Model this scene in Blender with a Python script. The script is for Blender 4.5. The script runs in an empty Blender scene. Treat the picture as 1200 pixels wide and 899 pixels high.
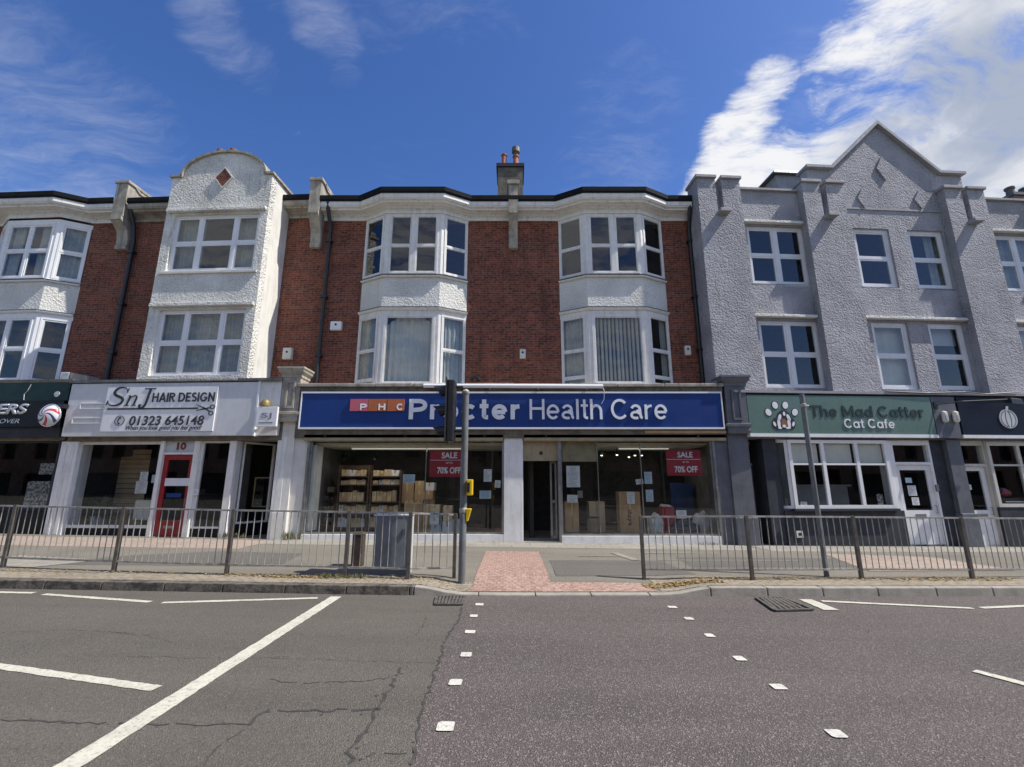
import bpy, bmesh, math, random
from mathutils import Vector, Matrix
random.seed(7)
SC = bpy.context.scene
COL = SC.collection
R_ = math.radians

# ------------------------------------------------------------------ camera, sun, sky, exposure
CAM_H, PITCH, FPX = 1.6, R_(12.5), 537.0
cd = bpy.data.cameras.new("camera"); cam = bpy.data.objects.new("camera", cd); COL.objects.link(cam)
cam.location = (0, 0, CAM_H); cam.rotation_euler = (R_(90) + PITCH, 0, 0)
cd.sensor_fit = 'HORIZONTAL'; cd.sensor_width = 36; cd.lens = 36 * FPX / 1200
cd.clip_start = .05; cd.clip_end = 3000
SC.camera = cam

SUNV = Vector((.75, -.14, 1)).normalized()
sd = bpy.data.lights.new("sun", 'SUN'); sd.energy = 5.0; sd.angle = R_(.53); sd.color = (1, .955, .88)
so = bpy.data.objects.new("sun", sd); COL.objects.link(so)
so.rotation_euler = (-SUNV).to_track_quat('-Z', 'Y').to_euler(); so.location = (20, -10, 30)

SC.view_settings.view_transform = 'Standard'; SC.view_settings.look = 'None'
SC.view_settings.gamma = 1; SC.view_settings.exposure = 0.24
SC.view_settings.use_curve_mapping = False

W = bpy.data.worlds.new("World"); SC.world = W; W.use_nodes = True
wt = W.node_tree; wt.nodes.clear()

class NT:
    """small helper around a node tree"""
    def __init__(s, t): s.t = t
    def n(s, typ, **kw):
        nd = s.t.nodes.new(typ)
        for k, v in kw.items(): setattr(nd, k, v)
        return nd
    def l(s, a, b): s.t.links.new(a, b)
    def val(s, sock, v):
        if hasattr(v, 'is_linked') or hasattr(v, 'links'): s.l(v, sock)
        else: sock.default_value = v
    def math(s, op, a, b=0.0, c=None, clamp=False):
        m = s.n('ShaderNodeMath', operation=op, use_clamp=clamp)
        s.val(m.inputs[0], a); s.val(m.inputs[1], b)
        if c is not None: s.val(m.inputs[2], c)
        return m.outputs[0]
    def vmath(s, op, a, b=None):
        m = s.n('ShaderNodeVectorMath', operation=op)
        s.val(m.inputs[0], a)
        if b is not None: s.val(m.inputs[1], b)
        return m.outputs['Value'] if op in ('DOT_PRODUCT', 'LENGTH') else m.outputs[0]
    def mix(s, f, a, b, mode='MIX'):
        m = s.n('ShaderNodeMix', data_type='RGBA', blend_type=mode)
        s.val(m.inputs[0], f); s.val(m.inputs[6], a); s.val(m.inputs[7], b)
        return m.outputs[2]
    def ramp(s, f, lo, hi, a=0.0, b=1.0, smooth=True):
        m = s.n('ShaderNodeMapRange', interpolation_type='SMOOTHSTEP' if smooth else 'LINEAR')
        s.val(m.inputs[0], f); m.inputs[1].default_value = lo; m.inputs[2].default_value = hi
        m.inputs[3].default_value = a; m.inputs[4].default_value = b
        return m.outputs[0]
    def noise(s, v, scale, detail=4, rough=.55, dist=0.0):
        m = s.n('ShaderNodeTexNoise'); s.l(v, m.inputs['Vector'])
        m.inputs['Scale'].default_value = scale; m.inputs['Detail'].default_value = detail
        m.inputs['Roughness'].default_value = rough; m.inputs['Distortion'].default_value = dist
        return m.outputs['Fac']
    def mapping(s, v, loc=(0, 0, 0), rot=(0, 0, 0), sc=(1, 1, 1)):
        m = s.n('ShaderNodeMapping'); s.l(v, m.inputs[0])
        m.inputs[1].default_value = loc; m.inputs[2].default_value = rot; m.inputs[3].default_value = sc
        return m.outputs[0]

def raydir(px, py):
    u, v = (px - 600) / FPX, (449.5 - py) / FPX
    return Vector((u, math.cos(PITCH) - v * math.sin(PITCH), math.sin(PITCH) + v * math.cos(PITCH)))

def build_sky():
    T = NT(wt)
    out = T.n('ShaderNodeOutputWorld'); bg = T.n('ShaderNodeBackground')
    sky = T.n('ShaderNodeTexSky'); sky.sky_type = 'NISHITA'; sky.sun_disc = False
    sky.sun_elevation = math.asin(SUNV.z); sky.sun_rotation = math.atan2(SUNV.x, SUNV.y)
    sky.air_density = 1.0; sky.dust_density = .6; sky.ozone_density = 2.2; sky.altitude = 50
    hs = T.n('ShaderNodeHueSaturation'); hs.inputs['Hue'].default_value = .514; hs.inputs['Saturation'].default_value = 1.27
    hs.inputs['Value'].default_value = 1.95
    T.l(sky.outputs[0], hs.inputs['Color'])
    tc = T.n('ShaderNodeTexCoord'); dirv = T.vmath('NORMALIZE', tc.outputs['Generated'])
    sep = T.n('ShaderNodeSeparateXYZ'); T.l(dirv, sep.inputs[0])
    zc = T.math('MAXIMUM', T.math('ADD', sep.outputs[2], .12), .05)
    cb = T.n('ShaderNodeCombineXYZ')
    T.l(T.math('DIVIDE', sep.outputs[0], zc), cb.inputs[0]); T.l(T.math('DIVIDE', sep.outputs[1], zc), cb.inputs[1])
    uv = cb.outputs[0]
    wn = T.n('ShaderNodeTexNoise'); T.l(uv, wn.inputs['Vector']); wn.inputs['Scale'].default_value = 2.2; wn.inputs['Detail'].default_value = 4
    warp = T.vmath('MULTIPLY', T.vmath('SUBTRACT', wn.outputs['Color'], (.5, .5, .5)), (.35, .35, 0))
    uvw = T.vmath('ADD', uv, warp)
    n1 = T.noise(uvw, 2.6, 11, .64)
    streak = T.noise(T.mapping(uvw, rot=(0, 0, R_(48)), sc=(1.0, 3.2, 1)), 2.4, 10, .68)
    fine = T.noise(T.mapping(uvw, rot=(0, 0, R_(40)), sc=(1.0, 2.2, 1)), 9.0, 9, .68)
    def spot(px, py, r0, r1):
        c = raydir(px, py).normalized() if not isinstance(px, Vector) else px.normalized()
        dt = T.vmath('DOT_PRODUCT', dirv, tuple(c))
        return T.ramp(dt, math.cos(R_(r1)), math.cos(R_(r0)))
    def total(lst):
        acc = None
        for (px, py, r0, r1, k) in lst:
            m = T.math('MULTIPLY', spot(px, py, r0, r1), k)
            acc = m if acc is None else T.math('MAXIMUM', acc, m)
        return acc
    heavy = total([(1190, 60, 3, 17, .76), (1120, 190, 3, 14, .86), (1230, 200, 6, 20, .92), (1010, 200, 1, 9, .82), (900, 215, 1, 7, .90), (840, 228, .5, 5, .9),
                   (862, 170, .5, 5.0, .86), (880, 135, .3, 4.0, .78), (905, 95, .2, 3.5, .70), (1040, 60, 1, 9, .74), (1075, 10, 1, 8, .76), (Vector((0, -1, .62)), 0, 10, 40, .66), (Vector((-.8, -1, .5)), 0, 6, 28, .74), (Vector((.5, .1, 1)), 0, 8, 30, .5)])
    light = total([(245, 25, .5, 5, .86), (265, 55, .5, 4, .84), (295, 75, .5, 4, .72), (375, 20, .5, 5, .84), (395, 55, .5, 4, .8), (405, 85, .5, 3, .66), (30, 190, 4, 18, .80), (120, 225, 3, 12, .76), (10, 40, 4, 16, .30), (990, 130, 4, 16, .68), (740, 120, 2, 10, .58),
                   (720, 200, 3, 12, .62), (480, 190, 2, 8, .45), (250, 200, 2, 10, .40), (200, -1500, 10, 60, .7)])
    tex = T.math('ADD', T.math('MULTIPLY', n1, .55), T.math('ADD', T.math('MULTIPLY', streak, .50), T.math('MULTIPLY', fine, .26)))
    tex = T.math('ADD', T.math('MULTIPLY', T.math('SUBTRACT', tex, .56), 1.55), .47)
    fh = T.math('ADD', tex, T.math('MULTIPLY', heavy, .55))
    dh = T.ramp(fh, .82, 1.14, smooth=True)
    fl = T.math('ADD', T.math('ADD', T.math('MULTIPLY', streak, .55), T.math('MULTIPLY', fine, .30)), T.math('MULTIPLY', light, .42))
    dl = T.math('MULTIPLY', T.ramp(fl, .62, 1.12), .42)
    dens = T.math('MAXIMUM', dh, dl)
    # thick part of the bank is greyer
    grey = T.math('MULTIPLY', T.ramp(T.noise(uvw, 2.0, 6, .55), .36, .60), total([(1190, 170, 6, 16, 1.0), (1110, 215, 2, 10, .8)]))
    cc = T.mix(grey, (11.0, 11.1, 11.4, 1), (5.0, 5.7, 7.2, 1))
    colr = T.mix(dens, hs.outputs[0], cc)
    T.l(colr, bg.inputs[0]); bg.inputs[1].default_value = .070
    T.l(bg.outputs[0], out.inputs[0])
build_sky()

# ------------------------------------------------------------------ helpers
class Frame:
    """a street front with its own line: local x along the front, y into the building, z up"""
    def __init__(s, ox, oy, ang):
        s.ox, s.oy, s.ang = ox, oy, R_(ang); s.c, s.s = math.cos(s.ang), math.sin(s.ang)
    def w(s, x, y, z=0): return Vector((s.ox + x * s.c - y * s.s, s.oy + x * s.s + y * s.c, z))
    def p(s, px, py, y):
        d = raydir(px, py)
        dx, dy = d.x * s.c + d.y * s.s, -d.x * s.s + d.y * s.c
        cx, cy = -s.ox * s.c - s.oy * s.s, s.ox * s.s - s.oy * s.c
        t = (y - cy) / dy
        return cx + dx * t, CAM_H + d.z * t
    def x(s, px, py, y): return s.p(px, py, y)[0]
    def z(s, py, y, px=600): return s.p(px, py, y)[1]
FW = Frame(0, 0, 0)
FC = Frame(0, 12.6, 0)
FL = Frame(-5.85, 12.6, -3.0)
FR = Frame(6.15, 12.6, 3.7)

SLOPE = -.0125
KP = [(-60, 11.0), (-12, 7.55), (-7.6, 7.30), (-2.5, 7.24), (0, 7.25), (2.6, 7.42), (5.2, 7.55), (8, 7.74), (14, 8.2), (60, 12.5)]
def ky(x):
    for (a, b), (c, d) in zip(KP, KP[1:]):
        if a <= x <= c: return b + (d - b) * (x - a) / (c - a)
    return KP[0][1] if x < 0 else KP[-1][1]
def smooth(a, b, x):
    t = min(1, max(0, (x - a) / (b - a))); return t * t * (3 - 2 * t)
def rz(x): return SLOPE * x
def drop(x): return smooth(-1.45, -.75, x) * (1 - smooth(2.35, 3.1, x))
def pz(x, y):
    b = max(0.0, y - ky(x))
    return SLOPE * x + .12 - .098 * drop(x) * (1 - smooth(0, 1.5, b)) + .012 * max(0, min(b, 5.4)) * .35
def ground_at(px, py, h=.12):
    d = raydir(px, py); t = (h - CAM_H) / (d.z - SLOPE * d.x)
    return d.x * t, d.y * t

OFF = {}
class Node:
    pass
def setp(o, label=None, cat=None, group=None, kind=None):
    if label: o['label'] = label
    if cat: o['category'] = cat
    if group: o['group'] = group
    if kind: o['kind'] = kind
    return o
def thing(name, label, cat, frame=FW, at=(0, 0, 0), group=None):
    o = bpy.data.objects.new(name, None); COL.objects.link(o)
    o.location = frame.w(*at); o.rotation_euler = (0, 0, frame.ang); o.empty_display_size = .3
    OFF[o] = Vector(at)
    return setp(o, label, cat, group)
def root_off(o):
    while o.parent: o = o.parent
    return OFF.get(o, Vector((0, 0, 0)))

class MB:
    def __init__(s): s.b = bmesh.new(); s.uv = None
    def v(s, *p): return s.b.verts.new(p)
    def f(s, pts):
        try: return s.b.faces.new([s.b.verts.new(p) for p in pts])
        except ValueError: return None
    def box(s, x0, x1, y0, y1, z0, z1):
        if x0 > x1: x0, x1 = x1, x0
        if y0 > y1: y0, y1 = y1, y0
        if z0 > z1: z0, z1 = z1, z0
        s.hexa([(x0, y0, z0), (x1, y0, z0), (x1, y1, z0), (x0, y1, z0)], [(x0, y0, z1), (x1, y0, z1), (x1, y1, z1), (x0, y1, z1)])
        return s
    def hexa(s, lo, hi):
        a = [s.b.verts.new(p) for p in lo]; c = [s.b.verts.new(p) for p in hi]
        n = len(a)
        s.b.faces.new(a[::-1]); s.b.faces.new(c)
        for i in range(n): s.b.faces.new([a[i], a[(i + 1) % n], c[(i + 1) % n], c[i]])
        return s
    def prism(s, poly, y0, y1):      # poly in x,z ; extruded along y
        s.hexa([(x, y0, z) for x, z in poly][::-1] if False else [(x, y1, z) for x, z in poly], [(x, y0, z) for x, z in poly]); return s
    def plan(s, poly, z0, z1):
        s.hexa([(x, y, z0) for x, y in poly], [(x, y, z1) for x, y in poly]); return s
    def obox(s, A, B, u0, u1, d0, d1, z0, z1):
        """box on the vertical plane through plan points A-B; u along, d outward (to the right of A->B)"""
        A, B = Vector(A), Vector(B); t = (B - A).normalized(); n = Vector((t.y, -t.x))
        q = [A + t * u0 + n * d1, A + t * u1 + n * d1, A + t * u1 + n * d0, A + t * u0 + n * d0]
        s.hexa([(p.x, p.y, z0) for p in q], [(p.x, p.y, z1) for p in q]); return s
    def tube(s, path, r, n=10, caps=True, r2=None):
        path = [Vector(p) for p in path]; rings = []
        for i, p in enumerate(path):
            d = (path[min(i + 1, len(path) - 1)] - path[max(i - 1, 0)]).normalized()
            a = d.orthogonal().normalized(); b = d.cross(a)
            if i:  # keep frames aligned
                a = (pa - d * pa.dot(d)).normalized(); b = d.cross(a)
            pa = a
            rr = r if r2 is None else r + (r2 - r) * i / (len(path) - 1)
            rings.append([s.b.verts.new(p + a * math.cos(2 * math.pi * k / n) * rr + b * math.sin(2 * math.pi * k / n) * rr) for k in range(n)])
        for q, w in zip(rings, rings[1:]):
            for k in range(n): s.b.faces.new([q[k], q[(k + 1) % n], w[(k + 1) % n], w[k]])
        if caps: s.b.faces.new(rings[0][::-1]); s.b.faces.new(rings[-1])
        return s
    def lathe(s, prof, c, n=16, axis='Z'):
        rings = []
        for r, h in prof:
            ring = []
            for k in range(n):
                a = 2 * math.pi * k / n
                if axis == 'Z': p = (c[0] + r * math.cos(a), c[1] + r * math.sin(a), c[2] + h)
                else: p = (c[0] + r * math.cos(a), c[1] - h, c[2] + r * math.sin(a))
                ring.append(s.b.verts.new(p))
            rings.append(ring)
        for q, w in zip(rings, rings[1:]):
            for k in range(n): s.b.faces.new([q[k], q[(k + 1) % n], w[(k + 1) % n], w[k]])
        s.b.faces.new(rings[0][::-1]); s.b.faces.new(rings[-1]); return s
    def sweep(s, path, prof, closed_ends=True):
        """prof: list of (outward, z) swept along a plan polyline; outward = right of travel"""
        path = [Vector(p) for p in path]; m = len(path); rings = []
        for i, p in enumerate(path):
            ns = []
            if i > 0: t = (p - path[i - 1]).normalized(); ns.append(Vector((t.y, -t.x)))
            if i < m - 1: t = (path[i + 1] - p).normalized(); ns.append(Vector((t.y, -t.x)))
            n = sum(ns, Vector((0, 0))).normalized(); k = 1 / max(.3, n.dot(ns[0]))
            rings.append([s.b.verts.new((p.x + n.x * d * k, p.y + n.y * d * k, z)) for d, z in prof])
        for q, w in zip(rings, rings[1:]):
            for k in range(len(prof)): s.b.faces.new([q[k], q[(k + 1) % len(prof)], w[(k + 1) % len(prof)], w[k]])
        if closed_ends: s.b.faces.new(rings[0][::-1]); s.b.faces.new(rings[-1])
        return s
    def wall(s, x0, x1, z0, z1, holes, y, t=.22):
        """front face at y with rectangular holes (x0,x1,z0,z1) and reveals going in by t"""
        xs = sorted({x0, x1, *[h[0] for h in holes], *[h[1] for h in holes]}); xs = [x for x in xs if x0 <= x <= x1]
        zs = sorted({z0, z1, *[h[2] for h in holes], *[h[3] for h in holes]}); zs = [z for z in zs if z0 <= z <= z1]
        for a, b in zip(xs, xs[1:]):
            for c, d in zip(zs, zs[1:]):
                cx, cz = (a + b) / 2, (c + d) / 2
                if any(h[0] < cx < h[1] and h[2] < cz < h[3] for h in holes): continue
                s.f([(a, y, c), (b, y, c), (b, y, d), (a, y, d)]); s.f([(a, y + t, c), (a, y + t, d), (b, y + t, d), (b, y + t, c)])
        for h in holes:
            a, b, c, d = h; e = y + t
            s.f([(a, y, c), (a, y, d), (a, e, d), (a, e, c)]); s.f([(b, y, c), (b, e, c), (b, e, d), (b, y, d)])
            s.f([(a, y, d), (b, y, d), (b, e, d), (a, e, d)]); s.f([(a, y, c), (a, e, c), (b, e, c), (b, y, c)])
        e = y + t
        s.f([(x0, y, z0), (x0, y, z1), (x0, e, z1), (x0, e, z0)]); s.f([(x1, y, z0), (x1, e, z0), (x1, e, z1), (x1, y, z1)])
        s.f([(x0, y, z1), (x1, y, z1), (x1, e, z1), (x0, e, z1)])
        return s
    def build(s, name, mat, parent=None, frame=FW, at=None, smooth=False, bevel=0, merge=False):
        """children take their root's frame; a top-level mesh gets its own origin at `at` in `frame`"""
        off = root_off(parent) if parent else Vector(at or (0, 0, 0))
        for v in s.b.verts: v.co -= off
        if merge: bmesh.ops.remove_doubles(s.b, verts=s.b.verts, dist=.0005)
        bmesh.ops.recalc_face_normals(s.b, faces=s.b.faces)
        me = bpy.data.meshes.new(name); s.b.to_mesh(me); s.b.free()
        if smooth:
            for p in me.polygons: p.use_smooth = True
        me.materials.append(mat)
        o = bpy.data.objects.new(name, me); COL.objects.link(o)
        if parent: o.parent = parent
        else: o.location = frame.w(*off); o.rotation_euler = (0, 0, frame.ang)
        if bevel:
            b = o.modifiers.new("bevel", 'BEVEL'); b.width = bevel; b.segments = 2; b.limit_method = 'ANGLE'
        if smooth and hasattr(me, 'set_sharp_from_angle'): me.set_sharp_from_angle(angle=R_(40))
        return o

def text_bm(mb, body, x0, x1, z0, z1, y, depth=.012, bold=0.0, shear=0.0, space=1.0):
    """raised lettering that fills the given rectangle on the plane y, facing -y"""
    cu = bpy.data.curves.new("lettering", 'FONT'); cu.body = body; cu.size = 1; cu.offset = bold; cu.shear = shear
    cu.space_character = space; cu.resolution_u = 6
    o = bpy.data.objects.new("lettering", cu); COL.objects.link(o)
    dg = bpy.context.evaluated_depsgraph_get(); dg.update()
    me = bpy.data.meshes.new_from_object(o.evaluated_get(dg))
    bpy.data.objects.remove(o); bpy.data.curves.remove(cu)
    xs = [v.co.x for v in me.vertices]; ys = [v.co.y for v in me.vertices]
    ax, bx, ay, by = min(xs), max(xs), min(ys), max(ys)
    kx, kz = (x1 - x0) / (bx - ax), (z1 - z0) / (by - ay)
    t = bmesh.new(); t.from_mesh(me); bpy.data.meshes.remove(me)
    for v in t.verts: v.co = Vector((x0 + (v.co.x - ax) * kx, y, z0 + (v.co.y - ay) * kz))
    r = bmesh.ops.extrude_face_region(t, geom=t.faces[:])
    for e in r['geom']:
        if isinstance(e, bmesh.types.BMVert): e.co.y -= depth
    m2 = bpy.data.meshes.new("t"); t.to_mesh(m2); t.free(); mb.b.from_mesh(m2); bpy.data.meshes.remove(m2)
    return mb

def circle(cx, cz, rx, rz_=None, n=20, a0=0, a1=360):
    rz_ = rx if rz_ is None else rz_
    return [(cx + rx * math.cos(R_(a0 + (a1 - a0) * k / n)), cz + rz_ * math.sin(R_(a0 + (a1 - a0) * k / n))) for k in range(n if a1 - a0 == 360 else n + 1)]
def stroke(mb, pts, wid, y0, y1):
    """ribbon of varying width through x,z points"""
    pts = [Vector(p) for p in pts]; Lp, Rp = [], []
    for i, p in enumerate(pts):
        d = (pts[min(i + 1, len(pts) - 1)] - pts[max(0, i - 1)]).normalized(); n = Vector((-d.y, d.x))
        w = wid[i] if isinstance(wid, (list, tuple)) else wid
        Lp.append(p + n * w / 2); Rp.append(p - n * w / 2)
    for i in range(len(pts) - 1):
        q = [Rp[i], Rp[i + 1], Lp[i + 1], Lp[i]]
        mb.prism([(a.x, a.y) for a in q], y0, y1)
    return mb
def bez(p0, p1, p2, p3, n=10):
    r = []
    for i in range(n + 1):
        t = i / n; a = (1 - t) ** 3; b = 3 * t * (1 - t) ** 2; c = 3 * t * t * (1 - t); d = t ** 3
        r.append((a * p0[0] + b * p1[0] + c * p2[0] + d * p3[0], a * p0[1] + b * p1[1] + c * p2[1] + d * p3[1]))
    return r

def arc(cx, cy, rx, ry, a0, a1, n=14): return [(cx + rx * math.cos(R_(a0 + (a1 - a0) * i / n)), cy + ry * math.sin(R_(a0 + (a1 - a0) * i / n))) for i in range(n + 1)]
def glyph_strokes(ch, w, X=.73, round_a=False):
    """centre lines of a plain sans letter: cap height 1, stroke width w; returns (advance, strokes)"""
    h = w / 2; xr = X / 2
    if ch == ' ': return .36, []
    if ch == 'H': W_ = .80; return W_, [[(h, 0), (h, 1)], [(W_ - h, 0), (W_ - h, 1)], [(h, .53), (W_ - h, .53)]]
    if ch == 'P': return .74 + h * .4, [[(h, 0), (h, 1)], [(h, 1 - h), (.42, 1 - h)] + arc(.42, .72 - h * .3, .32 - h * .4, .28 - h * .7, 90, -90)[1:] + [(h, .44)]]
    if ch == 'R': return .74, [[(h, 0), (h, 1)], [(h, 1 - h), (.40, 1 - h)] + arc(.40, .73, .30 - h * .5, .27 - h, 90, -90)[1:] + [(h, .46 + h)], [(.36, .47), (.70, 0)]]
    if ch == 'C': return .90, [arc(.47, .5, .47 - h, .51 - h, 42, 318, 24)]
    if ch == 'G': return .95, [arc(.48, .5, .48 - h, .51 - h, 42, 350, 24), [(.55, .45), (.96 - h, .45)]]
    if ch == 'T': return .74, [[(.37, 0), (.37, 1)], [(0, 1 - h), (.74, 1 - h)]]
    if ch == 'M': return 1.0, [[(h, 0), (h, 1)], [(1 - h, 0), (1 - h, 1)], [(h, 1 - h * .6), (.5, .18)], [(.5, .18), (1 - h, 1 - h * .6)]]
    if ch == 'A': return .86, [[(h * .7, 0), (.43, 1)], [(.43, 1), (.86 - h * .7, 0)], [(.18, .30), (.68, .30)]]
    if ch == 'I': return w, [[(h, 0), (h, 1)]]
    if ch == 'D': return .84, [[(h, 0), (h, 1)], [(h, 1 - h), (.34, 1 - h)] + arc(.34, .5, .50 - h, .5 - h, 90, -90)[1:] + [(h, h)]]
    if ch == 'E': return .62, [[(h, 0), (h, 1)], [(h, 1 - h), (.62, 1 - h)], [(h, .51), (.56, .51)], [(h, h), (.62, h)]]
    if ch == 'N': return .82, [[(h, 0), (h, 1)], [(.82 - h, 0), (.82 - h, 1)], [(h, 1 - h * .5), (.82 - h, h * .5)]]
    if ch == 'S': return .66, [arc(.33, .74 - h * .2, .30 - h * .6, .26 - h * .7, 35, 270, 14) + arc(.33, .26 + h * .2, .32 - h * .6, .26 - h * .7, 90, -145, 14)[1:]]
    if ch == 'o': return .70, [arc(.35, xr, .35 - h, xr - h + .01, 0, 360, 24)]
    if ch == 'c': return .64, [arc(.34, xr, .34 - h, xr - h + .01, 45, 315, 20)]
    if ch == 'e': return .68, [arc(.34, xr, .34 - h, xr - h + .01, 0, 318, 22), [(w * .9, xr - .01), (.68 - h * .9, xr - .01)]]
    if ch == 'r': return .40, [[(h, 0), (h, X)], arc(.40, X - .30, .40 - h, .30 - h + .005, 175, 92, 8)]
    if ch == 't': return .38, [[(.19, .98 * (X + .2) / .93), (.19, .16)] + arc(.19 + .17, .17, .17, .17 - h, 180, 272, 6)[1:], [(0, X - h * .8), (.38, X - h * .8)]]
    if ch == 'l': return w, [[(h, 0), (h, 1)]]
    if ch == 'h': return .64, [[(h, 0), (h, 1)], arc(.32, X - .32, .32 - h, .32 - h + .008, 175, 0, 12) + [(.64 - h, 0)]]
    if ch == 'd': return .70, [arc(.34, xr, .34 - h, xr - h + .01, 0, 360, 22), [(.70 - h, 0), (.70 - h, 1)]]
    if ch == 'f': return .38, [[(.17, 0), (.17, .78)] + arc(.17 + .19, .78, .19, .22 - h, 180, 95, 8)[1:], [(0, X - h), (.36, X - h)]]
    if ch == 'a' and round_a: return .70, [arc(.34, xr, .34 - h, xr - h + .01, 0, 360, 22), [(.70 - h, 0), (.70 - h, X)]]
    if ch == 'a': return .67, [arc(.31, X - .24, .27 - h * .8, .24 - h + .01, 165, 0, 10) + [(.59 - h * .4, .17)] + arc(.59 - h * .4 + .10, .17, .10, .17 - h, 180, 265, 5)[1:], arc(.30, .205, .30 - h, .205 - h + .01, 20, 300, 14) , [(.36, .435 - h * .4), (.58, .47 - h * .6)]]
    raise KeyError(ch)
def sans(mb, body, x0, x1, z0, z1, y, depth, w, gap=.11, X=.73, round_a=False, kx=None):
    adv = 0; L = []
    for ch in body:
        a, st = glyph_strokes(ch, w, X, round_a); L.append((adv, st)); adv += a + (gap if ch != ' ' else 0)
    adv -= gap; sx = (x1 - x0) / adv; sz = z1 - z0; i = 0
    for o, st in L:
        for q in st:
            pts = [(x0 + (o + u) * sx, z0 + v * sz) for u, v in q]
            stroke(mb, pts, w * (sx + sz) / 2, y - depth - .0006 * (i % 4), y); i += 1
    return mb

# ------------------------------------------------------------------ materials
def newmat(name):
    m = bpy.data.materials.new(name); m.use_nodes = True; m.node_tree.nodes.clear()
    T = NT(m.node_tree); out = T.n('ShaderNodeOutputMaterial'); b = T.n('ShaderNodeBsdfPrincipled'); T.l(b.outputs[0], out.inputs[0])
    g = T.n('ShaderNodeNewGeometry')
    return m, T, b, g.outputs['Position'], out
def c4(c): return (c[0], c[1], c[2], 1)
def bumpn(T, b, h, strength, dist):
    bn = T.n('ShaderNodeBump'); bn.inputs['Strength'].default_value = strength; bn.inputs['Distance'].default_value = dist
    T.l(h, bn.inputs['Height']); T.l(bn.outputs[0], b.inputs['Normal'])
def plain(name, c1, c2=None, scale=3.0, rough=.6, bump=0.0, bscale=40, metal=0.0, streak=0.0, spec=.5, dirt=None):
    m, T, b, P, out = newmat(name)
    c2 = c2 or tuple(x * .8 for x in c1)
    f = T.ramp(T.noise(P, scale, 6, .6), .35, .7)
    col = T.mix(f, c4(c1), c4(c2))
    if streak:
        s = T.ramp(T.noise(T.mapping(P, sc=(9, 9, .7)), 1.0, 5, .65), .48, .75)
        col = T.mix(T.math('MULTIPLY', s, streak), col, c4(dirt or tuple(x * .35 for x in c1)))
    T.val(b.inputs['Base Color'], col); b.inputs['Metallic'].default_value = metal
    T.val(b.inputs['Roughness'], T.ramp(T.noise(P, scale * 4, 4), .3, .7, max(.05, rough - .08), min(1, rough + .08)))
    b.inputs['Specular IOR Level'].default_value = spec
    if bump: bumpn(T, b, T.noise(P, bscale, 5, .6), bump, .01)
    return m
def roughcast(name, c1, c2, stain, scale=11, stain_amt=.5, size=.03):
    m, T, b, P, out = newmat(name)
    n1 = T.noise(P, scale, 5, .62, .6); n2 = T.noise(P, scale * 2.7, 4, .6)
    v = T.n('ShaderNodeTexVoronoi', feature='SMOOTH_F1'); T.l(P, v.inputs['Vector']); v.inputs['Scale'].default_value = scale * 1.3; v.inputs['Smoothness'].default_value = .5
    h = T.math('ADD', T.math('MULTIPLY', n1, 1.1), T.math('ADD', T.math('MULTIPLY', n2, .35), T.math('MULTIPLY', v.outputs['Distance'], -.6)))
    col = T.mix(T.ramp(T.noise(P, 1.4, 6, .6), .35, .68), c4(c1), c4(c2))
    s = T.ramp(T.noise(T.mapping(P, sc=(5, 5, .8)), 1.0, 6, .7), .55, .80)
    col = T.mix(T.math('MULTIPLY', s, stain_amt), col, c4(stain))
    sp = T.ramp(T.noise(P, 6, 7, .75), .66, .74)
    col = T.mix(T.math('MULTIPLY', sp, stain_amt), col, c4(stain))
    T.val(b.inputs['Base Color'], col); b.inputs['Roughness'].default_value = .9; b.inputs['Specular IOR Level'].default_value = .25
    lump = T.ramp(T.noise(P, .9, 5, .6), .32, .68, .35, 1.0); h = T.math('MULTIPLY', h, lump)
    bumpn(T, b, h, 1.0, size)
    return m
def brickmat(name, c1, c2, mortar, bw=.225, bh=.075, ms=.011, horiz=False, bump=.5, var=.5):
    m, T, b, P, out = newmat(name)
    s = T.n('ShaderNodeSeparateXYZ'); T.l(P, s.inputs[0]); cb = T.n('ShaderNodeCombineXYZ')
    if horiz: T.l(s.outputs[0], cb.inputs[0]); T.l(s.outputs[1], cb.inputs[1])
    else: T.l(T.math('ADD', s.outputs[0], s.outputs[1]), cb.inputs[0]); T.l(s.outputs[2], cb.inputs[1])
    br = T.n('ShaderNodeTexBrick'); T.l(cb.outputs[0], br.inputs['Vector'])
    br.inputs['Color1'].default_value = c4(c1); br.inputs['Color2'].default_value = c4(c2); br.inputs['Mortar'].default_value = c4(mortar)
    br.inputs['Scale'].default_value = 1; br.inputs['Mortar Size'].default_value = ms; br.inputs['Mortar Smooth'].default_value = .3
    br.inputs['Brick Width'].default_value = bw; br.inputs['Row Height'].default_value = bh; br.inputs['Bias'].default_value = -.1
    col = T.mix(T.ramp(T.noise(P, .9, 7, .65), .4, .72, 0, var), br.outputs['Color'], c4(tuple(x * .45 for x in c1)))
    col = T.mix(T.ramp(T.noise(P, 14, 5, .6), .42, .62, 0, .35), col, c4(tuple(min(1, x * 1.7 + .02) for x in c2)))
    if not horiz:
        stk = T.ramp(T.noise(T.mapping(P, sc=(2.6, 2.6, .35)), 1.0, 7, .7), .50, .74)
        col = T.mix(T.math('MULTIPLY', stk, .45), col, c4((.028, .017, .014)))
        eff = T.ramp(T.noise(P, .8, 8, .75), .60, .76)
        col = T.mix(T.math('MULTIPLY', eff, .22), col, c4((.34, .27, .23)))
    T.val(b.inputs['Base Color'], col); b.inputs['Roughness'].default_value = .85; b.inputs['Specular IOR Level'].default_value = .3
    h = T.math('ADD', T.math('MULTIPLY', br.outputs['Fac'], -1.0), T.math('MULTIPLY', T.noise(P, 60, 4), .5))
    bumpn(T, b, h, bump, .008)
    return m
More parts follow.
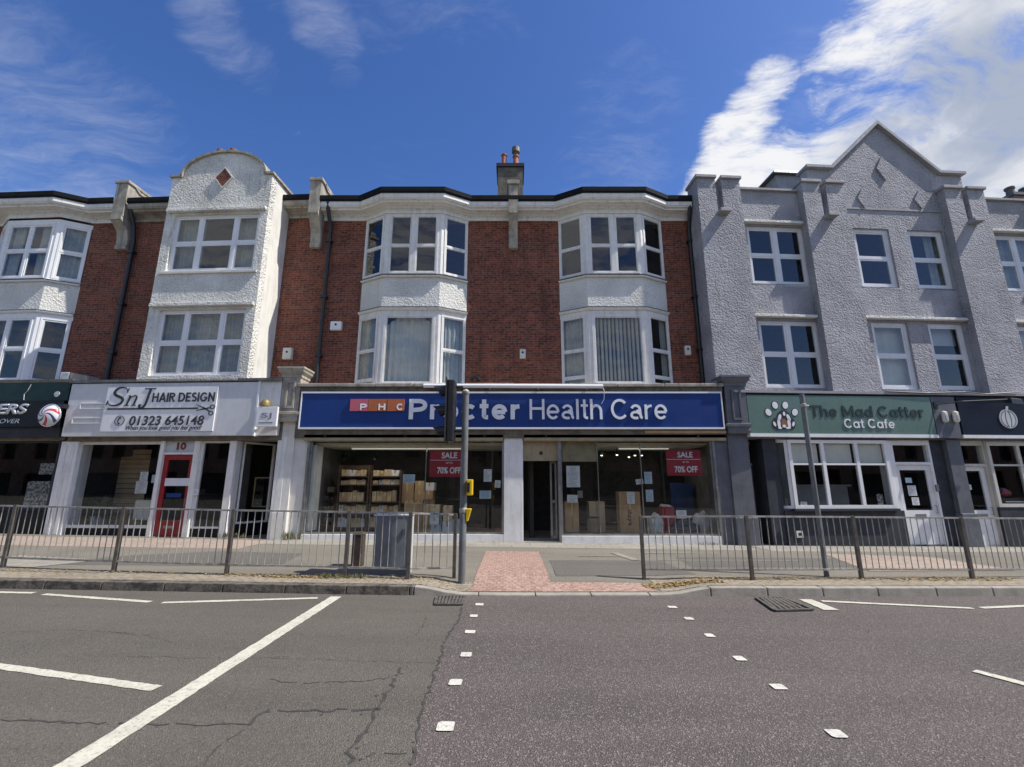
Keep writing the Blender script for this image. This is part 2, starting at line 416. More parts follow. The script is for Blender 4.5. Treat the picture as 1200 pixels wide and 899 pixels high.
def asphalt(name, base, warm, speck, amt, scale=70):
    m, T, b, P, out = newmat(name)
    big = T.ramp(T.noise(P, .35, 7, .6), .35, .7); med = T.ramp(T.noise(T.mapping(P, sc=(.5, 2.2, 1)), 1.6, 6, .6), .4, .65)
    col = T.mix(big, c4(base), c4(warm)); col = T.mix(T.math('MULTIPLY', med, .3), col, c4(tuple(x * .72 for x in base)))
    trk = T.ramp(T.noise(T.mapping(P, sc=(.05, 1.1, 1)), 1.0, 4, .55), .42, .60)
    col = T.mix(T.math('MULTIPLY', trk, .28), col, c4(tuple(x * 1.28 for x in base)))
    oil = T.ramp(T.noise(T.mapping(P, sc=(.6, .9, 1)), 1.3, 7, .72), .60, .74)
    col = T.mix(T.math('MULTIPLY', oil, .38), col, c4(tuple(x * .55 for x in base)))
    v = T.n('ShaderNodeTexVoronoi'); T.l(P, v.inputs['Vector']); v.inputs['Scale'].default_value = scale
    hs = T.n('ShaderNodeSeparateColor'); T.l(v.outputs['Color'], hs.inputs[0])
    sp = T.ramp(hs.outputs[0], .80, .99, smooth=False)
    dk = T.ramp(hs.outputs[1], .55, 1.0, smooth=False)
    col = T.mix(T.math('MULTIPLY', dk, .55), col, c4(tuple(x * .45 for x in base)))
    col = T.mix(T.math('MULTIPLY', sp, amt), col, c4(speck))
    v2 = T.n('ShaderNodeTexVoronoi'); T.l(P, v2.inputs['Vector']); v2.inputs['Scale'].default_value = scale * .45
    h2 = T.n('ShaderNodeSeparateColor'); T.l(v2.outputs['Color'], h2.inputs[0])
    near = T.ramp(v2.outputs['Distance'], .0, .32, 1, 0)
    col = T.mix(T.math('MULTIPLY', T.math('MULTIPLY', T.ramp(h2.outputs[2], .9, .99), near), amt), col, c4(speck))
    T.val(b.inputs['Base Color'], col); b.inputs['Roughness'].default_value = .88; b.inputs['Specular IOR Level'].default_value = .3
    bumpn(T, b, T.math('ADD', v.outputs['Distance'], T.noise(P, 25, 5, .7)), .8, .012)
    return m
def glassmat(name, tint=.9, boost=1.0, wav=.0):
    m = bpy.data.materials.new(name); m.use_nodes = True; m.node_tree.nodes.clear(); T = NT(m.node_tree)
    out = T.n('ShaderNodeOutputMaterial'); mx = T.n('ShaderNodeMixShader'); tr = T.n('ShaderNodeBsdfTransparent'); gl = T.n('ShaderNodeBsdfGlossy')
    tr.inputs[0].default_value = (tint * .97, tint, tint * .98, 1); gl.inputs['Roughness'].default_value = .015; gl.inputs[0].default_value = (.95, .97, 1, 1)
    ge = T.n('ShaderNodeNewGeometry'); ct = T.math('ABSOLUTE', T.vmath('DOT_PRODUCT', ge.outputs['Normal'], ge.outputs['Incoming']))
    fre = T.math('ADD', T.math('MULTIPLY', T.math('POWER', T.math('SUBTRACT', 1.0, ct), 5.0), .955), .045)
    T.l(T.math('MULTIPLY', fre, 2.0 * boost, clamp=True), mx.inputs[0]); T.l(tr.outputs[0], mx.inputs[1]); T.l(gl.outputs[0], mx.inputs[2]); T.l(mx.outputs[0], out.inputs[0])
    if wav:
        g = T.n('ShaderNodeNewGeometry'); bn = T.n('ShaderNodeBump'); bn.inputs['Strength'].default_value = wav; bn.inputs['Distance'].default_value = .02
        T.l(T.noise(g.outputs['Position'], 1.6, 2), bn.inputs['Height']); T.l(bn.outputs[0], gl.inputs['Normal'])
    return m
def emit(name, c, s):
    m, T, b, P, out = newmat(name); b.inputs['Base Color'].default_value = c4(c); b.inputs['Emission Color'].default_value = c4(c); b.inputs['Emission Strength'].default_value = s
    return m

M = {}
M['brick'] = brickmat('red_brick', (.105, .035, .024), (.265, .082, .045), (.195, .135, .10), bump=.8, var=.55)
M['brick_far'] = brickmat('brown_brick', (.20, .09, .055), (.25, .12, .075), (.3, .27, .24))
M['render_white'] = roughcast('white_roughcast', (.78, .765, .70), (.68, .66, .60), (.17, .15, .125), 13, .9, .075)
M['render_smooth'] = plain('smooth_white_render', (.72, .70, .64), (.62, .60, .54), 2, .85, .35, 22, streak=.35, dirt=(.3, .27, .22))
M['render_bay'] = roughcast('bay_roughcast', (.75, .735, .675), (.67, .655, .60), (.35, .32, .27), 14, .45, .05)
M['render_grey'] = roughcast('grey_roughcast', (.352, .349, .372), (.425, .42, .44), (.16, .158, .16), 15, .8, .085)
M['grey_smooth'] = plain('grey_paint_smooth', (.325, .32, .326), (.265, .26, .265), 3, .7, .2, 30, streak=.3)
M['stone'] = plain('weathered_stone', (.42, .385, .32), (.26, .235, .19), 3.5, .85, .5, 30, streak=.6, dirt=(.09, .08, .065))
M['stone_dark'] = plain('sooty_stone', (.17, .15, .115), (.09, .08, .065), 5, .9, .6, 30, streak=.5)
M['cream'] = plain('cream_painted_timber', (.60, .57, .50), (.50, .47, .40), 2.5, .55, .15, 20, streak=.35, dirt=(.18, .155, .12))
M['old_white'] = plain('peeling_white_paint', (.78, .765, .73), (.70, .68, .63), 6, .5, .2, 25, streak=.4, dirt=(.26, .21, .16))
M['upvc'] = plain('white_window_frame', (.80, .80, .80), (.73, .73, .72), 1.5, .3, streak=.12)
M['upvc_grey'] = plain('soft_white_window_frame', (.72, .72, .73), (.64, .64, .64), 1.5, .35, streak=.2)
M['white_paint'] = plain('white_masonry_paint', (.80, .79, .76), (.69, .68, .65), 3, .6, .35, 14, streak=.35, dirt=(.28, .26, .23))
M['black'] = plain('black_paint', (.014, .014, .016), (.022, .022, .024), 5, .45)
M['gutter'] = plain('black_gutter_paint', (.010, .010, .011), (.016, .016, .017), 5, .85, spec=.15)
M['lead'] = plain('lead_flashing', (.09, .095, .10), (.16, .16, .16), 6, .55, .25, 12)
M['glass'] = glassmat('window_glass', .80, .80, .10)
M['glass_shop'] = glassmat('shop_glass', .90, 1.0, .03)
M['room'] = plain('dim_room_plaster', (.20, .19, .175), (.16, .15, .14), 2, .9)  # interior greys kept dark, putting the rooms' low light into the colour
M['shop_room'] = plain('dimmed_shop_interior', (.16, .15, .135), (.11, .10, .09), 2, .8)
M['dark_room'] = plain('dark_interior', (.035, .033, .03), (.02, .02, .02), 2, .9)  # darkest of the interior greys, low light in the colour
M['ceil'] = plain('ceiling_tiles', (.72, .68, .56), (.62, .58, .48), 2, .9)
M['slate'] = plain('roof_slates', (.07, .07, .075), (.11, .105, .10), 4, .7, .4, 15)
M['terracotta'] = plain('terracotta', (.38, .12, .06), (.24, .09, .055), 6, .8)
M['net'] = plain('net_curtain', (.44, .46, .43), (.34, .36, .345), 6, .9)
M['blind'] = plain('vertical_blind_fabric', (.78, .77, .70), (.68, .67, .61), 2, .9)
M['blind_light'] = plain('pale_roller_blind', (.60, .60, .58), (.54, .54, .53), 2, .9)
M['navy'] = plain('navy_sign_paint', (.012, .045, .20), (.010, .036, .165), 1.2, .4, streak=.2, spec=.3)
M['sign_white'] = plain('sign_white', (.80, .80, .80), (.74, .74, .75), 2, .35)
M['letter_grey'] = plain('silver_letter_face', (.86, .86, .86), (.78, .78, .79), 3, .35)
M['pink'] = plain('rose_sign_square', (.52, .12, .16), (.48, .10, .14), 3, .4)
M['orange'] = plain('orange_sign_square', (.45, .13, .045), (.40, .11, .04), 3, .4)
M['salon_board'] = plain('salon_fascia_panel', (.66, .665, .665), (.58, .585, .585), 1.6, .5, .1, 9, streak=.3, dirt=(.36, .36, .36))
M['salon_panel'] = plain('salon_sign_panel', (.84, .84, .83), (.77, .77, .76), 1.5, .4, streak=.15)
M['ink'] = plain('black_lettering', (.02, .02, .022), (.03, .03, .03), 3, .4)
M['red'] = plain('red_door_paint', (.30, .018, .022), (.24, .014, .018), 4, .35, streak=.2)
M['poster_red'] = plain('red_sale_poster', (.33, .014, .03), (.28, .012, .026), 2, .5)
M['paper'] = plain('white_paper', (.70, .71, .72), (.64, .65, .66), 5, .8)
M['paper_blue'] = plain('pale_blue_paper', (.46, .58, .66), (.40, .52, .60), 5, .8)
M['card'] = plain('brown_cardboard', (.46, .31, .17), (.37, .24, .13), 4, .85)
M['card_pale'] = plain('pale_cardboard', (.62, .48, .30), (.52, .39, .24), 4, .85)
M['wood'] = plain('dark_shelf_wood', (.08, .042, .022), (.05, .028, .016), 7, .6)
M['tan'] = plain('tan_shutter_box', (.36, .29, .18), (.26, .21, .13), 4, .5, streak=.3)
M['alu'] = plain('aluminium_frame', (.36, .36, .35), (.26, .26, .25), 5, .35, metal=.8)
M['galv'] = plain('galvanised_steel', (.46, .44, .40), (.27, .25, .215), 9, .5, .1, 60, metal=.35, streak=.3, dirt=(.12, .08, .05))
M['galv_dark'] = plain('weathered_shaded_post', (.15, .135, .115), (.09, .08, .07), 9, .55, .2, 40, metal=.35, streak=.4)  # weathered steel, darkened further to paint the posts' shade
M['pole'] = plain('grey_pole_paint', (.17, .175, .175), (.12, .125, .125), 6, .45, streak=.3)
M['yellow'] = plain('yellow_plastic', (.75, .50, .01), (.68, .44, .01), 5, .35)
M['cab'] = plain('cabinet_grey_paint', (.19, .21, .225), (.145, .16, .175), 4, .45, .1, 20, streak=.35, dirt=(.20, .20, .19))
M['cab_light'] = plain('pale_paint_and_lit_side', (.55, .56, .56), (.45, .46, .46), 4, .45)  # pale paint; on the cabinet it paints the sunlit side
M['rust_brown'] = plain('brown_weathered_post', (.075, .05, .033), (.045, .032, .022), 6, .8, .4, 30)
M['sage'] = plain('sage_sign_paint', (.115, .185, .15), (.10, .165, .135), 1.3, .3, streak=.15)
M['sage_dark'] = plain('dark_green_letter', (.018, .035, .028), (.025, .04, .032), 3, .4)
M['midnight'] = plain('midnight_sign_paint', (.009, .013, .027), (.012, .016, .032), 1.5, .45, spec=.15)
M['charcoal'] = plain('charcoal_masonry_paint', (.052, .055, .064), (.038, .041, .048), 3, .7, .2, 14, streak=.3, spec=.2)
M['slate_paint'] = plain('slate_grey_paint', (.125, .13, .148), (.09, .095, .108), 3, .6, .15, 14, streak=.4, dirt=(.05, .05, .055))
M['bottle_green'] = plain('bottle_green_paint', (.008, .034, .030), (.006, .026, .024), 2, .4, spec=.25)
M['barber_black'] = plain('black_sign_panel', (.010, .012, .016), (.008, .010, .013), 2, .4, spec=.2)
M['print'] = plain('grey_print', (.16, .165, .18), (.30, .30, .32), 30, .7)
M['chrome'] = plain('silver_lettering', (.58, .60, .63), (.48, .50, .53), 6, .25, metal=.5)
M['cat_orange'] = plain('ginger_paint', (.26, .10, .045), (.22, .085, .04), 4, .5)
M['gold'] = plain('brass_dome', (.26, .20, .07), (.18, .14, .05), 5, .5, metal=.2)
M['leaf_pot'] = plain('house_plant_leaf', (.035, .075, .03), (.06, .11, .045), 8, .55)
M['lamp_cream'] = plain('cream_lamp_plastic', (.68, .66, .58), (.60, .58, .50), 4, .5)
M['iron'] = plain('cast_iron', (.17, .155, .135), (.10, .09, .08), 14, .6, .4, 50, metal=.4)
M['pit_shade_plate'] = plain('drain_pit_shade', (.008, .008, .008), (.012, .011, .01), 3, .95)
M['tube_light'] = emit('fluorescent_tube', (1, .96, .86), .38)
M['spot_light'] = emit('spotlight_bulb', (1, .93, .8), 3.0)
M['blue_sheet'] = plain('blue_sheet', (.02, .05, .16), (.018, .04, .12), 3, .6)
M['dusky_blue'] = plain('muted_blue_fabric', (.055, .075, .11), (.04, .055, .085), 3, .8)
M['bag'] = plain('white_plastic_bag', (.55, .57, .57), (.38, .40, .41), 9, .4, .4, 8)
M['road_old'] = asphalt('worn_grey_asphalt', (.134, .121, .099), (.110, .101, .085), (.28, .255, .21), .4, 110)
M['road_new'] = asphalt('brown_speckled_asphalt', (.126, .105, .097), (.104, .089, .083), (.42, .37, .32), .50, 105)  # black plate laid over the road paints the dark of the pit
M['tarmac'] = asphalt('pavement_asphalt', (.235, .213, .172), (.18, .164, .136), (.33, .30, .25), .35, 90)
M['tarmac_dark'] = asphalt('dark_pavement_patch', (.155, .144, .124), (.13, .122, .107), (.25, .23, .20), .3, 90)
M['earth'] = plain('far_ground', (.11, .10, .085), (.08, .09, .05), .2, .95)
def paint_worn(name, c, under):
    m, T, b, P, out = newmat(name)
    f = T.ramp(T.noise(P, 30, 8, .8), .50, .64); f2 = T.ramp(T.noise(P, 7, 6, .7), .35, .75)
    col = T.mix(f2, c4(c), c4(tuple(x * .80 for x in c))); col = T.mix(T.math('MULTIPLY', f, .75), col, c4(under))
    T.val(b.inputs['Base Color'], col); b.inputs['Roughness'].default_value = .75; bumpn(T, b, T.noise(P, 70, 4), .5, .006); return m
M['line'] = paint_worn('worn_road_paint', (.58, .56, .455), (.18, .165, .14))
M['stud'] = paint_worn('white_stud_paint', (.62, .60, .52), (.22, .205, .18))
M['crack'] = plain('crack_tar', (.042, .039, .035), (.07, .065, .058), 12, .95)  # dark colour of the tar-sealed cracks
M['tactile'] = brickmat('red_tactile_paving', (.30, .185, .145), (.37, .245, .195), (.22, .16, .135), .10, .10, .012, True, .4, .25)
M['setts'] = brickmat('buff_block_paving', (.30, .255, .185), (.25, .21, .155), (.14, .12, .095), .2, .1, .012, True, .5, .5)
M['slab_pink'] = brickmat('pink_slabs', (.34, .265, .21), (.30, .24, .195), (.19, .16, .135), .6, .45, .012, True, .2, .3)
M['slab'] = brickmat('concrete_slabs', (.28, .26, .22), (.24, .225, .19), (.15, .14, .12), .9, .6, .012, True, .2, .4)
M['kerb_dark'] = plain('stained_granite_kerb', (.15, .132, .105), (.04, .036, .031), 9, .9, 1.0, 24)
M['kerb_pale'] = plain('concrete_kerb', (.34, .315, .265), (.25, .23, .19), 5, .85, .4, 40)
M['dry_leaf'] = plain('dry_leaves', (.40, .29, .12), (.24, .15, .06), 30, .85)
M['weed'] = plain('weed_leaves', (.10, .12, .045), (.20, .16, .07), 22, .8)
M['tree_leaf'] = plain('tree_leaf', (.045, .085, .025), (.075, .12, .035), 1.5, .6)
M['bark'] = plain('bark', (.09, .07, .05), (.06, .045, .035), 8, .9, .6, 20)
def swirl():
    m, T, b, P, out = newmat('barber_globe_swirl'); tc = T.n('ShaderNodeTexCoord'); O = tc.outputs['Object']
    s = T.n('ShaderNodeSeparateXYZ'); T.l(O, s.inputs[0])
    ang = T.math('ARCTAN2', s.outputs[2], s.outputs[0])
    rr = T.math('SQRT', T.math('ADD', T.math('MULTIPLY', s.outputs[0], s.outputs[0]), T.math('MULTIPLY', s.outputs[2], s.outputs[2])))
    k = T.math('FRACT', T.math('ADD', T.math('MULTIPLY', ang, 3 / (2 * math.pi)), T.math('ADD', T.math('MULTIPLY', rr, 2.6), 5.0)))
    col = T.mix(T.math('GREATER_THAN', k, .35), (.62, .64, .68, 1), (.04, .06, .13, 1)); col = T.mix(T.math('GREATER_THAN', k, .52), col, (.72, .72, .74, 1))
    col = T.mix(T.math('GREATER_THAN', k, .78), col, (.50, .06, .06, 1))
    T.val(b.inputs['Base Color'], col); b.inputs['Roughness'].default_value = .25; return m
M['swirl'] = swirl()
def photo_grid():
    m, T, b, P, out = newmat('photo_grid_poster')
    v = T.n('ShaderNodeTexVoronoi'); T.l(P, v.inputs['Vector']); v.inputs['Scale'].default_value = 9
    T.val(b.inputs['Base Color'], T.mix(T.ramp(T.noise(P, 16, 4), .4, .6), (.34, .34, .33, 1), (.06, .06, .06, 1))); b.inputs['Roughness'].default_value = .6; return m
M['photo_grid'] = photo_grid()

# ------------------------------------------------------------------ ground, road, pavement
def structure(o): o['kind'] = 'structure'; return o
def sheet(name, mat, poly, h, zf=rz, nx=1):
    mb = MB(); mb.f([(x, y, zf(x) + h) for x, y in poly]); return structure(mb.build(name, mat))
g = MB()
gx = [-900, -200, -60, -30, 30, 60, 200, 900]
for a, b in zip(gx, gx[1:]):
    for c, d in ((-900, -60), (-60, 60), (60, 900)):
        zf = lambda x: rz(max(-60, min(60, x))) - .06
        g.f([(a, c, zf(a)), (b, c, zf(b)), (b, d, zf(b)), (a, d, zf(a))])
structure(g.build('ground', M['earth']))
r = MB()
for a in range(-60, 60, 2):
    b = a + 2; r.f([(a, -9, rz(a)), (b, -9, rz(b)), (b, ky(b) + .03, rz(b)), (a, ky(a) + .03, rz(a))])
structure(r.build('road', M['road_new'], merge=True))
# older, greyer surface left of the ragged joint
edge = [(-.70, 7.18)] + [(ground_at(px, py, 0)) for px, py in ((541, 712), (536, 730), (524, 745), (514, 775), (505, 800), (497, 830), (490, 860), (480, 897))] + [(-.72, 2.2), (-.80, 1.2), (-.7, 0), (-.75, -9)]
edge2 = []
for (a, b), (c, d) in zip(edge, edge[1:]):
    n = max(1, int(abs(d - b) / .06))
    for i in range(n):
        t = i / n; edge2.append((a + (c - a) * t + random.uniform(-.014, .014), b + (d - b) * t))
edge2.append(edge[-1])
old = MB()
for (a, b), (c, d) in zip(edge2, edge2[1:]):
    if b > 7.15: b = min(b, ky(a))
    for q, e in ((-60, -30), (-30, -12), (-12, -6), (-6, -3)):
        yb = lambda x, y: y if y < 7.17 else ky(x)
        old.f([(q, yb(q, b), rz(q) + .004), (q, yb(q, d), rz(q) + .004), (e, yb(e, d), rz(e) + .004), (e, yb(e, b), rz(e) + .004)])
    old.f([(-3, b, rz(-3) + .004), (-3, d, rz(-3) + .004), (c, d, rz(c) + .004), (a, b, rz(a) + .004)])
structure(old.build('road_patch', M['road_old'], merge=True))
# dark ragged joint between both surfaces
def crack(pts, w, name='road_crack', z=.007, jit=.02):
    mb = MB(); P = []
    for (a, b), (c, d) in zip(pts, pts[1:]):
        L_ = math.hypot(c - a, d - b); n = max(2, int(L_ / .05))
        for i in range(n):
            t = i / n; P.append((a + (c - a) * t + random.uniform(-jit, jit), b + (d - b) * t + random.uniform(-jit, jit)))
    P.append(pts[-1])
    for i in range(len(P) - 1):
        p, q = Vector(P[i]), Vector(P[i + 1]); dd = (q - p).normalized(); n = Vector((-dd.y, dd.x))
        w0 = w * (.18 + .62 * random.random()); w1 = w * (.18 + .62 * random.random())
        if random.random() < .35:
            k_ = p + n * random.uniform(-3.2, 3.2) * w; q_ = w * random.uniform(.2, .6); mb.f([(k_.x + q_ * math.cos(a_) * random.uniform(.6, 1.4), k_.y + q_ * math.sin(a_) * random.uniform(.6, 1.4), rz(k_.x) + z) for a_ in (0, 1.3, 2.6, 3.9, 5.1)])
        if random.random() < .1: continue
        pts4 = [p + n * w0, q + n * w1, q - n * w1, p - n * w0]
        mb.f([(v.x, v.y, rz(v.x) + z) for v in pts4])
    return structure(mb.build(name, M['crack']))
def GP(*l): return [ground_at(px, py, 0) for px, py in l]
crack(edge[1:9], .020)
crack(GP((0, 846), (60, 847), (150, 849), (235, 850), (292, 850)), .014)
crack(GP((292, 850), (303, 838), (318, 834), (370, 834), (430, 832), (447, 832)), .020)
crack(GP((292, 850), (275, 862), (255, 880), (240, 897)), .010)
crack(GP((468, 783), (462, 800), (448, 820), (436, 842), (424, 865), (412, 880), (408, 897)), .024, jit=.03)
crack(GP((318, 797), (345, 801), (380, 801), (420, 799), (452, 796), (466, 790), (468, 783)), .007)
crack(GP((430, 886), (452, 884), (476, 884)), .008)
crack(GP((300, 773), (360, 773), (430, 776), (510, 778)), .004)
crack(GP((500, 722), (495, 735), (488, 745)), .006)
crack(GP((980, 722), (1020, 742), (1060, 760)), .004)
crack(GP((150, 770), (260, 772), (340, 770)), .004)
crack(GP((205, 755), (170, 745), (120, 742)), .004)
crack(GP((0, 742), (90, 739), (160, 743)), .004)
def marking(pts, mat='line', z=.0085, name='road_marking'):
    """painted marking with slightly broken edges"""
    mb = MB(); P = [Vector(p) for p in pts]
    a, b, c, d = P; n = max(2, int((b - a).length / .05)); Lo, Hi = [], []
    for i in range(n + 1):
        t = i / n; j = .005 if 0 < i < n else .003
        Lo.append(a + (b - a) * t + Vector((random.uniform(-j, j), random.uniform(-j, j)))); Hi.append(d + (c - d) * t + Vector((random.uniform(-j, j), random.uniform(-j, j))))
    for i in range(n): mb.f([(q.x, q.y, rz(q.x) + z) for q in (Lo[i], Lo[i + 1], Hi[i + 1], Hi[i])])
    return structure(mb.build(name, M[mat], merge=True))
marking([(-2.60, 7.08), (-2.60, .2), (-2.445, .2), (-2.445, 7.08)])
def mline(p, q, w):
    a, b = Vector(ground_at(*p, 0)), Vector(ground_at(*q, 0)); n = (b - a).normalized(); n = Vector((-n.y, n.x)) * w / 2
    marking([a - n, b - n, b + n, a + n])
mline((51, 697), (176, 706), .09); mline((190, 707), (372, 701.5), .09); mline((-90, 693), (40, 695.5), .09)
mline((-260, 745), (183, 808), .10)
mline((963, 705), (1140, 713.5), .09); mline((1150, 713), (1290, 707), .09); mline((1142, 787), (1420, 860), .10)
a0, a1 = Vector(ground_at(944, 703, 0)), Vector(ground_at(975, 715.5, 0))
marking([a0 + Vector((-.10, 0)), a1 + Vector((-.11, 0)), a1 + Vector((.1, 0)), a0 + Vector((.09, 0))])
k = 0
for yy in (6.75, 6.2, 5.55, 4.87, 4.24, 3.50):
    for xx in (-.455, 2.185):
        x, y = xx + random.uniform(-.02, .02), yy + random.uniform(-.02, .02)
        a, b = .052 + random.uniform(-.005, .008), .056 + random.uniform(-.004, .006)
        pl = []
        for cx, cy, a_ in ((a - .015, b - .015, 0), (-a + .015, b - .015, 90), (-a + .015, -b + .015, 180), (a - .015, -b + .015, 270)):
            for i in range(3): pl.append((x + cx + .015 * math.cos(R_(a_ + 45 * i)) + random.uniform(-.003, .003), y + cy + .015 * math.sin(R_(a_ + 45 * i)) + random.uniform(-.003, .003)))
        mb = MB(); mb.f([(p, q, rz(p) + .0085) for p, q in pl]); structure(mb.build('crossing_stud', M['stud']))

# pavement and kerb
pv = MB()
xs = [-60, -30, -20] + [-16 + .25 * i for i in range(129)] + [20, 30, 60]
bs = [.14, .3, .6, 1.0, 1.5, 2.2, 3.2, 4.2, 5.4, 9]
for a, b in zip(xs, xs[1:]):
    for c, d in zip(bs, bs[1:]):
        pv.f([(a, ky(a) + c, pz(a, ky(a) + c)), (b, ky(b) + c, pz(b, ky(b) + c)), (b, ky(b) + d, pz(b, ky(b) + d)), (a, ky(a) + d, pz(a, ky(a) + d))])
structure(pv.build('pavement', M['tarmac'], merge=True))
def kerb(x0, x1, mat):
    mb = MB(); x = x0
    while x < x1 - .05:
        e = min(x + random.uniform(.82, .98), x1); n = 4; g_ = .006
        for i in range(n):
            a = x + (e - x) * i / n + (g_ if i == 0 else 0); b = x + (e - x) * (i + 1) / n - (g_ if i == n - 1 else 0)
            lo, hi = [], []
            j0 = random.uniform(-.004, .004)
            for q, c in ((a, 0), (b, 0), (b, .15), (a, .15)):
                lo.append((q, ky(q) + c, rz(q) - .05)); hi.append((q, ky(q) + c + (.012 if c == 0 else 0), pz(q, ky(q) + c) + .003))
            mb.hexa(lo, hi)
        x = e
    return structure(mb.build('kerb', mat, merge=True, bevel=.012))
kerb(-40, -1.45, M['kerb_dark']); kerb(-1.45, 40, M['kerb_pale'])
# gutter strip of grime along the kerb
def strip(name, mat, x0, x1, b0, b1, h, zf):
    mb = MB(); n = int((x1 - x0) / .25) or 1
    for i in range(n):
        a, b = x0 + (x1 - x0) * i / n, x0 + (x1 - x0) * (i + 1) / n
        mb.f([(a, ky(a) + b0, zf(a, ky(a) + b0) + h), (b, ky(b) + b0, zf(b, ky(b) + b0) + h), (b, ky(b) + b1, zf(b, ky(b) + b1) + h), (a, ky(a) + b1, zf(a, ky(a) + b1) + h)])
    return structure(mb.build(name, mat, merge=True))
def paved(name, mat, poly, h=.004, step=.2):
    """paving patch following the pavement's own surface"""
    mb = MB(); x0 = min(p[0] for p in poly); x1 = max(p[0] for p in poly); y0 = min(p[1] for p in poly); y1 = max(p[1] for p in poly)
    t = bmesh.new(); t.faces.new([t.verts.new((x, y, 0)) for x, y in poly])
    x = x0 + step
    while x < x1: bmesh.ops.bisect_plane(t, geom=t.verts[:] + t.edges[:] + t.faces[:], plane_co=(x, 0, 0), plane_no=(1, 0, 0)); x += step
    y = y0 + step
    while y < y1: bmesh.ops.bisect_plane(t, geom=t.verts[:] + t.edges[:] + t.faces[:], plane_co=(0, y, 0), plane_no=(0, 1, 0)); y += step
    for v in t.verts: v.co.z = pz(v.co.x, v.co.y) + h
    me = bpy.data.meshes.new(name); t.to_mesh(me); t.free(); mb.b.from_mesh(me)
    return structure(mb.build(name, mat))
strip('block_paving', M['setts'], -16, -.62, .16, .62, .004, pz)
strip('block_paving', M['setts'], 2.3, 16, .16, .85, .004, pz)
kx = lambda x, b: (x, ky(x) + b)
paved('tactile_paving', M['tactile'], [kx(-.62, .16), kx(.6, .16), kx(2.25, .16), kx(2.08, .62), kx(.62, .66), (.60, 10.9), (-.58, 10.9)], .008)
paved('slab_paving', M['slab_pink'], [(-16, 10.9), (-6.1, 10.75), (-6.1, 12.3), (-16, 12.6)])
paved('pavement_patch', M['tarmac_dark'], [(-8.5, 8.6), (-4.2, 8.7), (-4.4, 10.2), (-6.2, 10.4), (-7.6, 9.7)])
paved('pavement_patch', M['tarmac_dark'], [(.75, 8.3), (3.2, 8.5), (3.0, 9.9), (.75, 9.8)])
paved('pavement_patch', M['tarmac_dark'], [(3.4, 9.2), (8.6, 9.6), (8.4, 10.6), (3.5, 10.4)])
paved('slab_paving', M['slab'], [(-6.1, 11.6), (6.0, 11.6), (6.0, 12.55), (-6.1, 12.55)])
paved('slab_paving', M['slab'], [(6.2, 11.5), (16, 12.1), (16, 13.0), (6.2, 12.5)])
paved('slab_paving', M['slab_pink'], [(6.6, 9.0), (9.6, 9.3), (9.4, 10.9), (7.2, 11.2)], .008)
paved('slab_paving', M['slab'], [(-10.5, 8.3), (-8.2, 8.25), (-7.7, 9.1), (-9.6, 9.5)], .008)
for pts in ([(2.2, 10.9), (2.38, 10.9), (2.62, 9.9), (2.44, 9.9)], [(1.4, 10.35), (2.3, 10.33), (2.3, 10.4), (1.4, 10.42)], [(3.0, 10.9), (4.7, 10.95), (4.7, 11.05), (3.0, 11.0)], [(3.0, 9.9), (6.0, 10.1), (6.0, 10.17), (3.0, 9.98)]):
    paved('slab_paving', M['slab'], pts, .010)

